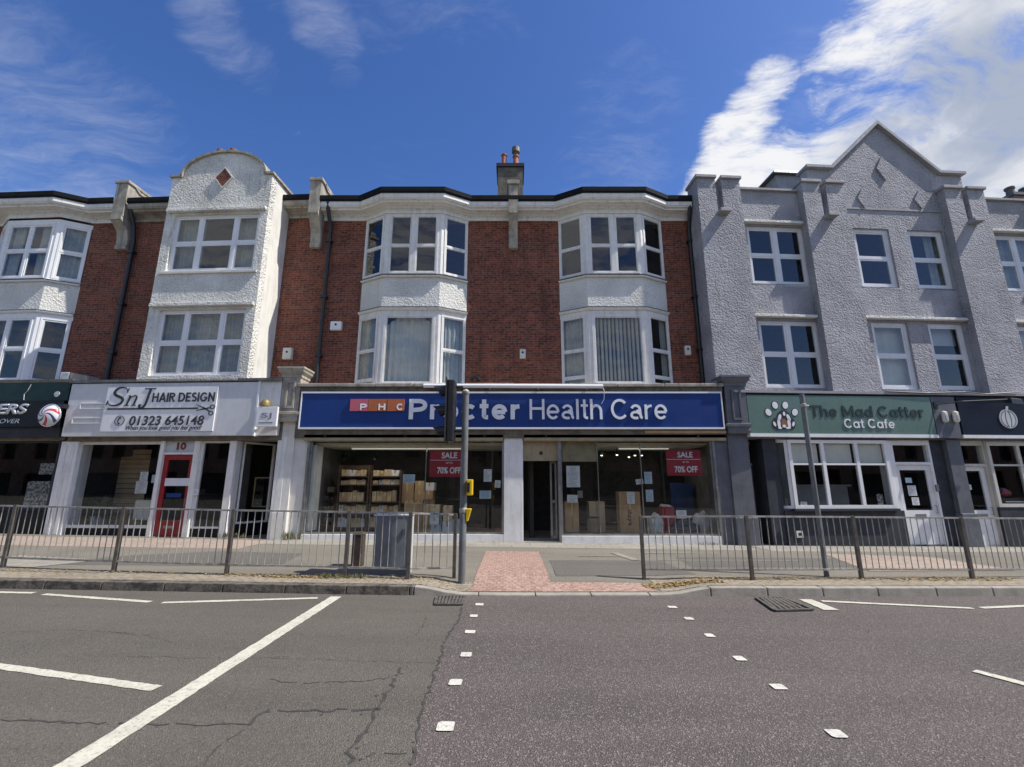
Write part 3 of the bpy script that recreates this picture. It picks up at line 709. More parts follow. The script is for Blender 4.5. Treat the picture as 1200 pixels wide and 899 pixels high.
# ------------------------------------------------------------------ windows, walls and other building parts
def opt(A, B, u, d):
    A, B = Vector(A), Vector(B); t = (B - A).normalized(); n = Vector((t.y, -t.x)); p = A + t * u + n * d; return p.x, p.y
def win(parent, A, B, z0, z1, cols=(), rows=(), fw=.06, mw=.06, tw=.05, sw=.04, mat='upvc', glass='glass', curtain=None, sill=True, name='window', dep=.07, outer=True, sillmat=None, cdepth=.22):
    A, B = Vector(A), Vector(B); Wd = (B - A).length
    mb = MB()
    cb = [0] + [c * Wd for c in cols] + [Wd]
    if outer:
        mb.obox(A, B, 0, fw, -dep, .02, z0, z1); mb.obox(A, B, Wd - fw, Wd, -dep, .02, z0, z1)
        mb.obox(A, B, fw, Wd - fw, -dep, .018, z1 - fw, z1); mb.obox(A, B, fw, Wd - fw, -dep, .018, z0, z0 + fw)
    for c in cb[1:-1]: mb.obox(A, B, c - mw / 2, c + mw / 2, -dep, .016, z0 + fw, z1 - fw)
    pn = MB()
    for i in range(len(cb) - 1):
        u0 = cb[i] + (fw if i == 0 else mw / 2); u1 = cb[i + 1] - (fw if i == len(cb) - 2 else mw / 2)
        rw = rows[i] if rows and isinstance(rows[0], (tuple, list)) else rows
        zb = [z0 + fw] + [z0 + r_ * (z1 - z0) for r_ in rw] + [z1 - fw]
        for q in zb[1:-1]: mb.obox(A, B, u0, u1, -dep + .01, .010, q - tw / 2, q + tw / 2)
        for j in range(len(zb) - 1):
            a0 = zb[j] + (tw / 2 if j else 0); a1 = zb[j + 1] - (tw / 2 if j < len(zb) - 2 else 0)
            if sw:
                mb.obox(A, B, u0, u0 + sw, -dep + .02, .004, a0, a1); mb.obox(A, B, u1 - sw, u1, -dep + .02, .004, a0, a1)
                mb.obox(A, B, u0 + sw, u1 - sw, -dep + .02, .002, a1 - sw, a1); mb.obox(A, B, u0 + sw, u1 - sw, -dep + .02, .002, a0, a0 + sw)
            tl = random.uniform(-.0025, .0025); tz = random.uniform(-.0025, .0025)   # no two panes sit quite alike
            e = .006; q4 = [(u0, a0, -.02 - tl - tz), (u1, a0, -.02 + tl - tz), (u1, a1, -.02 + tl + tz), (u0, a1, -.02 - tl + tz)]
            pn.f([(*opt(A, B, u, d), z) for u, z, d in q4])
    wo = mb.build(name, M[mat], parent)
    pn.build('pane', M[glass], wo)
    if sill:
        s = MB(); s.obox(A, B, -.05, Wd + .05, -dep, .09, z0 - .06, z0 - .002); s.build('sill', M[sillmat or mat], wo)
    if curtain: drape(wo, A, B, z0, z1, curtain, cdepth)
    return wo
def drape(wo, A, B, z0, z1, kind, dp):
    Wd = (Vector(B) - Vector(A)).length; mb = MB()
    if kind.startswith('net'):
        segs = [(0.0, 1.0)] if kind == 'net' else ([(0, .3), (.68, 1)] if kind == 'net_parted' else [(0, .98)])
        for s0, s1 in segs:
            n = int(Wd * (s1 - s0) / .025) + 2; pr = None; ph = random.uniform(0, 6)
            for i in range(n + 1):
                u = Wd * (s0 + (s1 - s0) * i / n)
                d = -dp + .025 * math.sin(u * 48 + ph + 1.2 * math.sin(u * 9 + ph)) + .008 * math.sin(u * 131)
                p = opt(A, B, u, d)
                if pr: mb.f([(*pr, z0 + .02), (*p, z0 + .02), (*p, z1 - .03), (*pr, z1 - .03)])
                pr = p
        mb.build('net_curtain', M['net'], wo, smooth=True, merge=True)
    elif kind == 'drape':
        n = int(Wd / .02); pr = None
        for i in range(n + 1):
            u = Wd * i / n; d = -dp - .05 + .035 * math.sin(u * 34 + 1.5 * math.sin(u * 5)) + .012 * math.sin(u * 83)
            top = z1 - .03 - .30 * max(0, 1 - min(u, Wd - u) / .42) ** 1.2     # tied back at both upper corners
            p = opt(A, B, u, d)
            if pr: mb.f([(*pr[0], z0 + .02), (*p, z0 + .02), (*p, top), (*pr[0], pr[1])])
            pr = (p, top)
        mb.build('curtain', M['blind'], wo, smooth=True, merge=True)
    elif kind in ('blind', 'blind_open'):
        n = int(Wd / .11)
        for i in range(n):
            u = (i + .5) * Wd / n + random.uniform(-.006, .006); a = R_(22 if kind == 'blind' else 58) + random.uniform(-.10, .10); w = .062 if kind == 'blind' else .05
            p, q = opt(A, B, u - w * math.cos(a), -dp - w * math.sin(a)), opt(A, B, u + w * math.cos(a), -dp + w * math.sin(a))
            zz = z0 + .05 + random.uniform(0, .02)
            mb.f([(*p, zz), (*q, zz), (*q, z1 - .04), (*p, z1 - .04)])
        mb.build('vertical_blind', M['blind'], wo)
    elif kind.startswith('roller'):
        k = float(kind.split(':')[1]) if ':' in kind else .35
        mb.obox(A, B, .03, Wd - .03, -dp - .008, -dp, z1 - (z1 - z0) * k, z1 - .02)
        mb.build('roller_blind', M['blind_light'], wo)
def interior(parent, x0, x1, y0, y1, zs, mat='room', name='interior_room', ceilmat=None):
    """back wall, side walls, floors seen through the windows"""
    mb = MB()
    mb.box(x0, x1, y1, y1 + .1, zs[0], zs[-1]); mb.box(x0 - .1, x0, y0, y1, zs[0], zs[-1]); mb.box(x1, x1 + .1, y0, y1, zs[0], zs[-1])
    for z in zs: mb.box(x0 + .01, x1 - .01, y0, y1 - .01, z - .08, z + .08)
    return mb.build(name, M[mat], parent)
def cornice(parent, path, zb, zt, out=.42, mat='cream', gutter=True):
    """boxed eaves with mouldings under a black gutter, following the wall line"""
    h = zt - zb; mb = MB()
    prof = [(.002, zb), (.04, zb), (.055, zb + .10 * h), (.03, zb + .13 * h), (.03, zb + .25 * h), (.09, zb + .29 * h), (.10, zb + .34 * h), (out - .11, zb + .36 * h),
            (out - .10, zb + .43 * h), (out - .03, zb + .47 * h), (out - .02, zb + .52 * h), (out, zb + .54 * h), (out, zb + .76 * h), (.002, zb + .76 * h)]
    c = mb.sweep(path, prof).build('cornice', M[mat], parent)
    if gutter:
        gb = MB(); z = zb + .765 * h; zt += .05
        gb.sweep(path, [(out - .07, z), (out + .03, z), (out + .055, z + .05), (out + .055, zt), (out + .035, zt), (out + .03, z + .06), (out - .05, z + .06)])
        gb.build('gutter', M['gutter'], parent)
    return c
def bay(parent, xw0, xf0, xf1, xw1, yw, yf, Z, up, low, mat='old_white', panelmat='render_bay'):
    """two-storey canted bay: Z = (base, lower window foot, lower window head, panel foot, panel head, upper window foot, upper head, top)"""
    zb, lz0, lz1, p0, p1, uz0, uz1, zt = Z
    P = [(xw0, yw), (xf0, yf), (xf1, yf), (xw1, yw)]
    def inset(d): return [opt(P[0], P[1], 0, -d), None, None, None]
    # rendered panel between the storeys and boards over the windows
    mb = MB(); mb.sweep(P, [(-.10, p0), (0, p0), (0, p1), (-.10, p1)]); mb.build('bay_panel', M[panelmat], parent)
    for prof in ([(-.12, uz1), (.0, uz1), (.012, zt), (-.12, zt)], [(-.12, lz1), (.0, lz1), (.01, p0 - .07), (-.12, p0 - .07)],
                 [(-.12, p0 - .068), (.05, p0 - .068), (.085, p0 - .03), (.085, p0 - .003), (-.12, p0 - .003)],
                 [(-.12, p1 + .003), (.07, p1 + .003), (.07, p1 + .05), (.0, uz0 - .002), (-.12, uz0 - .002)], [(-.12, zb), (.03, zb), (.03, lz0 - .002), (-.12, lz0 - .002)]):
        MB().sweep(P, prof).build('bay_moulding', M[mat], parent)
    for z in (p0 - .002, p1 + .052): MB().sweep(P, [(-.02, z), (.095, z), (.10, z + .02), (-.02, z + .03)]).build('lead_flashing', M['lead'], parent)
    # corner posts
    for (z0, z1) in ((lz0, lz1), (uz0, uz1)):
        for i in (1, 2):
            cb = MB(); c = Vector(P[i]); t0 = (Vector(P[i]) - Vector(P[i - 1])).normalized(); t1 = (Vector(P[i + 1]) - Vector(P[i])).normalized()
            a = c - t0 * .10; b = c + t1 * .10; ii = Vector((0, .09))
            cb.plan([(a.x, a.y), (c.x, c.y - .004), (b.x, b.y), (b.x, b.y + .09), (a.x, a.y + .09)], z0, z1); cb.build('corner_post', M[mat], parent)
    for (z0, z1, spec) in ((lz0, lz1, low), (uz0, uz1, up)):
        for i in range(3):
            A, B = Vector(P[i]), Vector(P[i + 1]); t = (B - A).normalized()
            a = A + t * (.10 if i else .02); b = B - t * (.10 if i < 2 else .02)
            s = spec[i]
            win(parent, a, b, z0, z1, cols=s.get('cols', ()), rows=s.get('rows', ()), fw=s.get('fw', .05), mw=s.get('mw', .13), tw=s.get('tw', .05), sw=s.get('sw', .03), mat=s.get('mat', mat), curtain=s.get('curtain'), sill=False, cdepth=.13)
    # floor, ceiling closing the bay
    fl = MB()
    for z in (p0 + .02, p1 - .06, zt - .02): fl.plan([(xw0, yw + .2), (xf0 + .02, yf + .1), (xf1 - .02, yf + .1), (xw1, yw + .2)], z - .02, z + .02)
    fl.build('bay_floor', M['room'], parent)
def console(name, label, frame, x, w, y0, z0, z1, zfoot, mat, group, pw, foot_mat=None):
    """shopfront pilaster with a panelled console and moulded cap"""
    t = thing(name, label, 'pilaster', frame, (x + w / 2, y0, zfoot), group)
    cx = x + w / 2
    b = MB(); b.box(cx - w / 2, cx + w / 2, y0 - .16, .35, z0 + .28, z1 - .30); b.build('console_block', M[mat], t)
    b = MB()
    for s0, s1, a, c in ((-.13, .13, z0 + .36, z0 + .42), (-.13, .13, z1 - .44, z1 - .38)): b.box(cx + s0, cx + s1, y0 - .195, y0 - .163, a, c)
    for s0 in (-.13, .08): b.box(cx + s0, cx + s0 + .05, y0 - .195, y0 - .163, z0 + .423, z1 - .443)
    b.build('console_panel', M[mat], t)
    b = MB(); P = [(cx - w / 2, .35), (cx - w / 2, y0 - .16), (cx + w / 2, y0 - .16), (cx + w / 2, .35)]
    b.sweep(P, [(.0, z1 - .30), (.03, z1 - .28), (.03, z1 - .22), (.09, z1 - .14), (.11, z1 - .06), (.13, z1 - .05), (.13, z1), (-.2, z1), (-.2, z1 - .3)]); b.build('console_cap', M[mat], t)
    b = MB(); b.sweep(P, [(.0, z0 + .28), (.05, z0 + .26), (.05, z0 + .20), (.0, z0 + .14), (.02, z0 + .08), (.0, z0), (-.2, z0), (-.2, z0 + .28)]); b.build('console_bracket', M[mat], t)
    b = MB(); b.box(cx - pw / 2, cx + pw / 2, y0 - .02, .35, zfoot - .1, z0); b.build('pilaster_shaft', M[foot_mat or mat], t)
    b = MB(); b.box(cx - pw / 2 - .03, cx + pw / 2 + .03, y0 - .07, .30, zfoot - .1, zfoot + .72); b.build('plinth', M[foot_mat or mat], t, bevel=.02)
    return t
def notice(name, label, cat, frame, px0, py0, px1, py1, y, mat='paper', lines=4, group=None, tilt=0):
    x0, z1 = frame.p(px0, py0, y); x1, z0 = frame.p(px1, py1, y); cx, cz = (x0 + x1) / 2, (z0 + z1) / 2
    b = MB(); b.box(x0, x1, y - .002, y + .002, z0, z1)
    if tilt: bmesh.ops.rotate(b.b, verts=b.b.verts, cent=(cx, y, cz), matrix=Matrix.Rotation(R_(tilt), 3, 'Y'))
    o = setp(b.build(name, M[mat], None, frame, (cx, y, z0)), label, cat, group)
    OFF[o] = Vector((cx, y, z0))
    if lines:
        lines = lines * 2; lb = MB(); h = (z1 - z0) / (lines + 1)
        for i in range(lines):
            zz = z1 - h * (i + 1); w = (x1 - x0) * random.uniform(.35, .85); sh_ = random.choice((0, 0, -1)) * ((x1 - x0) * .86 - w) / 2
            lb.box(cx + sh_ - w / 2, cx + sh_ + w / 2, y - .004, y - .0025, zz - h * .14, zz + h * .14)
        if tilt: bmesh.ops.rotate(lb.b, verts=lb.b.verts, cent=(cx, y, cz), matrix=Matrix.Rotation(R_(tilt), 3, 'Y'))
        lb.build('printed_lines', M['print'], o)
    return o

# ================================================================== brick building with the two bays (centre)
YB = .8
cb_ = thing('terraced_building', 'red brick building with twin white canted bays above the wide blue sign', 'building', FC, (0, .4, .14))
XL0, XL1 = -6.15, 5.80
holesC = [(-4.70, -1.45, 4.40, 10.0), (1.53, 4.80, 4.40, 10.0)]
mb = MB(); mb.wall(XL0, XL1, 3.9, 10.35, holesC, YB, .25); mb.build('brick_wall', M['brick'], cb_)
ZB = (4.36, 4.44, 6.60, 6.80, 7.80, 7.93, 9.93, 10.02)
sashu = dict(rows=(.47,), fw=.045, sw=.035, tw=.06)
lowL = [dict(rows=((.10, .50),), curtain='net', sw=.03), dict(fw=.06, sw=.03, curtain='blind'), dict(rows=(.50,), curtain='net', sw=.03)]
bay(cb_, -4.72, -3.93, -2.20, -1.41, YB, .37, ZB, [dict(rows=(.47,)), dict(cols=(.5,), rows=(.47,), mw=.17, sw=.035), dict(rows=(.47,))],
    [dict(rows=(.08, .50), curtain='net'), dict(fw=.07, sw=.03, curtain='drape'), dict(rows=(.50,), curtain='net')])
bay(cb_, 1.49, 2.29, 4.02, 4.83, YB, .37, ZB, [dict(rows=(.47,)), dict(cols=(.5,), rows=(.47,), mw=.17, sw=.035), dict(rows=(.47,))],
    [dict(rows=(.12, .50), curtain='net'), dict(fw=.07, sw=.03, curtain='blind_open'), dict(rows=(.12, .50), curtain='net_parted')])
pathC = [(-6.1, YB), (-4.72, YB), (-3.93, .37), (-2.20, .37), (-1.41, YB), (1.49, YB), (2.29, .37), (4.02, .37), (4.83, YB), (5.72, YB)]
cornice(cb_, pathC, 9.97, 10.55, .42, 'old_white')
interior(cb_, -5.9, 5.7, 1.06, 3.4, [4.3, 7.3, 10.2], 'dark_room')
rb = MB(); rb.f([(-6.1, .40, 10.44), (5.8, .40, 10.44), (5.8, 5.5, 12.6), (-6.1, 5.5, 12.6)]); rb.f([(-6.1, 5.5, 12.6), (5.8, 5.5, 12.6), (5.8, 10.6, 10.4), (-6.1, 10.6, 10.4)])
rb.box(-6.1, 5.8, 10.4, 10.6, 0, 10.4); rb.box(-6.14, -6.0, 1.1, 10.4, 0, 10.4); rb.box(5.68, 5.8, 1.1, 10.4, 0, 10.4)
rb.build('roof', M['slate'], cb_)
# lead covered ledge over the shop
lb = MB()
x = -5.95
while x < 5.85:
    e = min(x + random.uniform(1.0, 1.5), 5.85); lb.box(x + .008, e - .008, -.24, YB + .02, 4.26, 4.345 + random.uniform(0, .012)); x = e
lb.build('ledge_coping', M['stone'], cb_, bevel=.015)
lb = MB(); lb.box(-5.93, 5.83, -.16, .5, 4.10, 4.258); lb.box(-5.93, 5.83, -.10, .5, 2.86, 4.098); lb.build('fascia_backing', M['stone_dark'], cb_)
# pier with corbel between the bays, and the chimney behind
def party_pier(parent, frame, xc, w, ztop, zcorb, yw, yo, mat='stone'):
    b = MB(); b.box(xc - w / 2, xc + w / 2, yo, yw + 1.0, 10.1, ztop - .10); b.build('pier', M[mat], parent)
    b = MB(); b.box(xc - w / 2 - .05, xc + w / 2 + .05, yo - .05, yw + .6, ztop - .098, ztop); b.build('pier_cap', M[mat], parent, bevel=.012)
    b = MB(); w2 = w * .94
    prof = [(yw, zcorb), (yw - .14, zcorb), (yw - .16, zcorb + .12), (yw - .12, zcorb + .14), (yw - .13, zcorb + .35), (yw - .20, zcorb + .62), (yo + .03, 9.95), (yo - .02, 9.98), (yo - .02, 10.098), (yw, 10.098)]
    b.hexa([(xc - w2 / 2, y, z) for y, z in prof], [(xc + w2 / 2, y, z) for y, z in prof]); b.build('corbel', M[mat], parent)
party_pier(cb_, FC, .04, .30, 11.13, 8.95, YB, .33)
b = MB(); b.box(.04 - .19, .04 + .19, .27, .6, 10.99, 11.06); b.build('pier_moulding', M['stone'], cb_)
ch = MB(); yc = 2.3
x0, zt = FC.p(583.5, 196, yc); x1, _ = FC.p(612.5, 196, yc)
ch.box(x0, x1, yc, yc + 1.0, 10.8, zt); cho = ch.build('chimney', M['stone_dark'], cb_)
b = MB(); b.box(x0 - .06, x1 + .06, yc - .06, yc + 1.06, zt + .002, zt + .14); b.build('chimney_cap', M['black'], cho)
for pa, pb, tall in ((587.5, 594, .52), (601, 608, .46)):
    a = FC.x(pa, 185, yc + .18); c = FC.x(pb, 185, yc + .18); m_ = (a + c) / 2; r0 = (c - a) / 2
    b = MB(); b.lathe([(r0 * 1.1, 0), (r0 * 1.1, .05), (r0 * .9, .08), (r0 * .85, tall - .06), (r0 * 1.08, tall - .05), (r0 * 1.08, tall), (r0 * .7, tall)], (m_, yc + .18, zt + .142), 14); po = b.build('chimney_pot', M['terracotta'], cho, smooth=True)
b = MB(); b.lathe([(r0 * .7, 0), (r0 * .75, .12), (r0 * 1.35, .16), (r0 * 1.3, .36), (r0 * .9, .40)], (m_, yc + .18, zt + .145 + tall), 12); b.build('chimney_cowl', M['iron'], cho)
# left party pier with raked coping
px0 = -6.27
party_pier(cb_, FC, px0, .34, 11.22, 8.98, YB, .33)
rk = MB()
pr = [(.55, 11.12), (.75, 11.02), (1.1, 11.08), (1.7, 11.30), (3.4, 12.05), (3.4, 10.2), (.55, 10.2)]
rk.hexa([(px0 - .15, y, z) for y, z in pr], [(px0 + .15, y, z) for y, z in pr]); rk.build('parapet_wall', M['render_smooth'], cb_)
rk = MB()
for (y0, z0), (y1, z1) in zip(pr[:4], pr[1:5]): rk.hexa([(px0 - .22, y0, z0 + .003), (px0 + .22, y0, z0 + .003), (px0 + .22, y1, z1 + .003), (px0 - .22, y1, z1 + .003)], [(px0 - .22, y0, z0 + .08), (px0 + .22, y0, z0 + .08), (px0 + .22, y1, z1 + .08), (px0 - .22, y1, z1 + .08)])
rk.build('parapet_coping', M['stone'], cb_)
def downpipe(parent, pts, r=.05, brackets=()):
    b = MB(); b.tube(pts, r, 10); d = b.build('downpipe', M['black'], parent, smooth=True)
    for (x, y, z) in brackets: MB().box(x - .09, x + .09, y - .075, y + .10, z - .04, z + .04).build('pipe_bracket', M['black'], d)
downpipe(cb_, [(-5.86, .42, 10.42), (-5.86, .45, 10.2), (-5.84, .62, 9.85), (-5.83, .70, 9.6), (-5.83, .70, 4.36)], .062, [(-5.83, .70, z) for z in (9.2, 7.3, 5.4)])
downpipe(cb_, [(5.66, .45, 10.42), (5.66, .45, 10.2), (5.68, .60, 9.9), (5.68, .70, 9.6), (5.68, .70, 4.36)], .06, [(5.68, .70, z) for z in (9.2, 7.3, 5.6)])
# small boxes fixed to the bricks
def wallbox(name, label, cat, frame, px0, py0, px1, py1, y, d, mat='lamp_cream', extra=None):
    x0, z1 = frame.p(px0, py0, y); x1, z0 = frame.p(px1, py1, y)
    o = thing(name, label, cat, frame, ((x0 + x1) / 2, y, z0))
    b = MB(); b.box(x0, x1, y - d, y, z0, z1); b.build('casing', M[mat], o, bevel=.015)
    b = MB(); cx, cz = (x0 + x1) / 2, z0 + (z1 - z0) * .62; b.lathe([(.035, 0), (.035, .008), (.02, .016)], (cx, y - d + .001, cz), 10, 'Y'); b.build('lens', M['ink'], o)
    return o
wallbox('alarm_box', 'white alarm box on the brick between the downpipe and the left bay', 'alarm box', FC, 389, 378, 401, 388, YB - .002, .12, 'sign_white')
wallbox('sensor_box', 'cream sensor box on the brick between the two bays', 'sensor box', FC, 609, 410, 616, 421, YB - .002, .10)
wallbox('sensor_box', 'cream sensor box on the brick right of the right bay', 'sensor box', FC, 801, 406, 809, 417, YB - .002, .10)
b = MB(); xx, zz = FC.p(557, 444, YB)
b.tube([(xx - .1, YB, zz), (xx - .1, YB - .12, zz), (xx + .06, YB - .16, zz + .02)], .05, 10); b.tube([(xx + .1, YB, zz - .02), (xx + .14, YB - .15, zz - .02)], .06, 10)
setp(b.build('vent_pipe', M['black'], None, FC, (xx, YB, zz - .08)), 'short black vent pipes poking from the brick just right of the left bay', 'vent pipe')

# ------------------------------------------------------------------ the wide blue shop
zS0, zS1 = 3.13, 4.07
sg = thing('shop_sign', 'long navy blue sign with silver lettering and three small coloured squares', 'sign', FC, (0, -.12, zS0))
b = MB(); b.box(-5.77, 5.74, -.20, -.102, zS0, zS1); b.build('sign_board', M['navy'], sg)
b = MB(); f_ = .045
b.box(-5.80, 5.77, -.225, -.10, zS1 + .001, zS1 + f_); b.box(-5.80, 5.77, -.225, -.10, zS0 - f_, zS0 - .001); b.box(-5.80, -5.771, -.224, -.10, zS0, zS1); b.box(5.741, 5.77, -.224, -.10, zS0, zS1)
b.build('sign_frame', M['sign_white'], sg)
ys = -.203
def rectpx(frame, px0, py0, px1, py1, y): 
    x0, z1 = frame.p(px0, py0, y); x1, z0 = frame.p(px1, py1, y); return x0, x1, z0, z1
b = MB(); sans(b, "Procter", *rectpx(FC, 480, 468, 609, 491.5, ys), ys, .035, .195, .14); b.build('lettering', M['letter_grey'], sg)
b = MB(); sans(b, "Health Care", *rectpx(FC, 620.5, 468, 782, 491.5, ys), ys, .035, .128, .125); b.build('lettering', M['letter_grey'], sg)
for (p0, p1, mt, chh) in ((411.5, 431.4, 'pink', 'P'), (432.8, 453.0, 'orange', 'H'), (454.8, 473.7, 'orange', 'C')):
    x0, x1, z0, z1 = rectpx(FC, p0, 468, p1, 482, ys)
    q = MB(); q.box(x0, x1, ys - .045, ys, z0, z1); sq = q.build('coloured_square', M[mt], sg)
    q = MB(); sans(q, chh, x0 + (x1 - x0) * .56, x0 + (x1 - x0) * .94, z0 + .025, z0 + .20, ys - .046, .006, .19); q.build('letter', M['letter_grey'], sq)
b = MB(); x0, z0 = FC.p(497, 452.6, -.26); x1, _ = FC.p(706, 452.6, -.26)
b.tube([(x0, -.32, z0), (x1, -.32, z0 - .02)], .055, 12); t = b.build('white_tube', M['sign_white'], None, FC, (x0, -.32, z0 - .06), smooth=True)
setp(t, 'long white tube lying along the ledge above the blue sign', 'tube'); OFF[t] = Vector((x0, -.32, z0 - .06))
b = MB()
for k in range(4): xx = x0 + (x1 - x0) * (.1 + .27 * k); b.box(xx - .02, xx + .02, -.31, -.235, z0 - .09, z0 + .0)
b.build('bracket', M['galv'], t)
b = MB(); xx, zz = FC.p(706, 449, -.25); b.tube([(xx, -.24, zz - .1), (xx + .03, -.30, zz - .22), (xx + .02, -.27, zz - .45), (xx - .05, -.26, zz - .58)], .008, 5)
setp(b.build('loose_wire', M['sign_white'], None, FC, (xx, -.24, zz - .6)), 'thin pale wire hanging from the end of the white tube over the sign', 'wire')

yg = .05                                    # glass line
zt_ = FC.z(519.5, yg); zsl = FC.z(626, yg); zfl = pz(0, 12.6)
b = MB()
for xa, xb in ((FC.x(357, 513, -.04), FC.x(590, 513, -.04)), (FC.x(613.5, 513, -.04), FC.x(850, 513, -.04))):
    b.box(xa, xb, -.10, .30, FC.z(516.5, -.1), FC.z(509, -.1))
sh = b.build('shutter_box', M['tan'], cb_, bevel=.01)
b = MB()
for px in (381, 475, 568, 640, 818):
    x, z = FC.p(px, 511.5, -.10); b.lathe([(.035, 0), (.035, .015)], (x, -.10, z), 10, 'Y')
b.build('bolt_cap', M['ink'], sh)
b = MB(); xa, z1 = FC.p(755, 502.5, -.06); xb, z0 = FC.p(850, 508.6, -.06); b.box(xa, xb, -.13, -.08, z0 + .01, z1 - .06); b.build('bare_timber', M['card'], cb_)
# columns
xc0, xc1 = FC.x(590.5, 570, -.02), FC.x(613, 570, -.02)
b = MB(); b.box(xc0, xc1, -.04, .45, 0.0, 2.858); b.build('shop_column', M['white_paint'], cb_, bevel=.012)
def shop_window(parent, frame, A, B, z0, z1, cols, fw=.05, mw=.045, mat='alu', name='shop_window', rows=()):
    return win(parent, A, B, z0, z1, cols=cols, rows=rows, fw=fw, mw=mw, sw=0, mat=mat, glass='glass_shop', sill=False, name=name, dep=.06)
xA, xB = -5.52, xc0 - .005
shop_window(cb_, FC, (xA, yg), (xB, yg), zsl, zt_ + .10, (.60,), mw=.012)
b = MB(); b.box(xA, xB, yg - .10, yg + .3, 0, zsl - .003); b.build('stall_riser', M['white_paint'], cb_)
b = MB(); b.box(xA - .06, xA, -.02, .5, 0, 2.858); b.build('window_jamb', M['alu'], cb_); b = MB(); b.box(-6.05, xA - .062, .02, .3, 0, 2.858); b.build('jamb_filler', M['render_smooth'], cb_)
xD, xE = FC.x(656.5, 560, yg), 5.47
shop_window(cb_, FC, (xD, yg), (xE, yg), zsl - .04, zt_ + .10, ((FC.x(701, 560, yg) - xD) / (xE - xD), (FC.x(752, 560, yg) - xD) / (xE - xD)), mw=.018)
b = MB(); b.box(xD, xE, yg - .10, yg + .3, 0, zsl - .043); b.build('stall_riser', M['white_paint'], cb_)
b = MB(); b.box(xE, xE + .06, -.02, .5, 0, 2.858); b.build('window_jamb', M['alu'], cb_); b = MB(); b.box(xE + .062, 5.95, .02, .3, 0, 2.858); b.build('jamb_filler', M['slate_paint'], cb_)
# entrance, open, with a plain panel over it
zd = FC.z(541, .5); xdr = xD - .06
b = MB(); b.box(xc1 + .002, xdr, .10, .16, zd, 2.855); op = b.build('over_door_panel', M['tan'], cb_)
b = MB(); x, z = FC.p(634, 531, .1); b.lathe([(.05, 0), (.05, .02), (.03, .03)], (x, .10, z), 12, 'Y'); b.build('sensor', M['ink'], op)
b = MB(); x0_, z1_ = FC.p(658.5, 517, .13); x1_, z0_ = FC.p(700, 541, .13); b.box(x0_, x1_, .14, .18, z0_, 2.855); b.build('over_window_panel', M['tan'], cb_)
b = MB(); b.box(xdr, xD - .002, -.02, .22, .05, 2.857); b.build('door_post', M['alu'], cb_)
dr = MB(); x0, x1 = FC.x(645, 590, .35), xdr - .01
for a, c, d, e in ((x0, x0 + .05, .12, zd), (x1 - .05, x1, .12, zd), (x0 + .05, x1 - .05, .12, .26), (x0 + .05, x1 - .05, zd - .06, zd), (x0 + .05, x1 - .05, 1.12, 1.2)): dr.box(a, c, .34, .39, d, e)
dd = dr.build('sliding_door', M['alu'], cb_)
b = MB(); b.f([(x0 + .05, .365, .26), (x1 - .05, .365, .26), (x1 - .05, .365, zd - .06), (x0 + .05, .365, zd - .06)]); b.build('pane', M['glass_shop'], dd)
b = MB(); b.box(xc1, xD, -.05, .6, .0, pz(0.9, 12.6) + .02); b.build('door_step', M['slab'], cb_)
# shop interior
interior(cb_, -5.6, 5.6, .32, 5.2, [.12, 4.0], 'shop_room', 'shop_room')
b = MB(); b.box(-5.58, 5.58, .34, 5.1, 2.70, 2.76); b.build('shop_ceiling', M['ceil'], cb_)
b = MB(); b.box(-5.58, 5.58, 2.6, 2.7, .2, 2.69); b.box(.5, .6, .5, 2.6, .2, 2.69); b.build('shop_partition', M['dark_room'], cb_)
b = MB(); b.box(-5.52, -5.40, .14, .62, .4, 2.68); b.build('window_return', M['white_paint'], cb_)
for (pa, pb, lab) in ((412, 541, 'long lit strip lamp on the ceiling of the left shop window'), (724, 784, 'short lit strip lamp on the ceiling of the right shop window')):
    yy = .9; x0, z = FC.p(pa, 521, yy); x1, _ = FC.p(pb, 521, yy)
    t = thing('strip_lamp', lab, 'strip lamp', FC, ((x0 + x1) / 2, yy, 2.62))
    b = MB(); b.box(x0, x1, yy - .05, yy + .05, 2.66, 2.698); b.build('lamp_body', M['sign_white'], t); b = MB(); b.tube([(x0 + .02, yy, 2.635), (x1 - .02, yy, 2.635)], .015, 8); b.build('lamp_tube', M['tube_light'], t)
    la = bpy.data.lights.new('lamp_light', 'AREA'); la.shape = 'RECTANGLE'; la.size = x1 - x0; la.size_y = .1; la.energy = 8 * (x1 - x0) / 2; la.color = (1, .93, .80)
    lo = bpy.data.objects.new('lamp_light', la); COL.objects.link(lo); lo.parent = t; lo.location = (0, 0, -.02)
for px, py in ((705, 533), (723, 532.5), (737, 535), (744, 533), (752, 533)):
    yy = 1.6; x, z = FC.p(px, py, yy); t = thing('ceiling_spotlight', 'tiny lit spotlight under the dark ceiling behind the right shop window', 'spotlight', FC, (x, yy, z - .05), 'spotlights inside the right shop window')
    b = MB(); b.tube([(x, yy, 2.70), (x, yy, z + .05)], .008, 6); b.lathe([(.03, .06), (.05, 0), (.045, -.01)], (x, yy, z), 10); b.build('lamp_holder', M['black'], t); b = MB(); b.lathe([(.034, -.012), (.03, -.03), (.01, -.04)], (x, yy, z), 8); b.build('bulb', M['spot_light'], t)
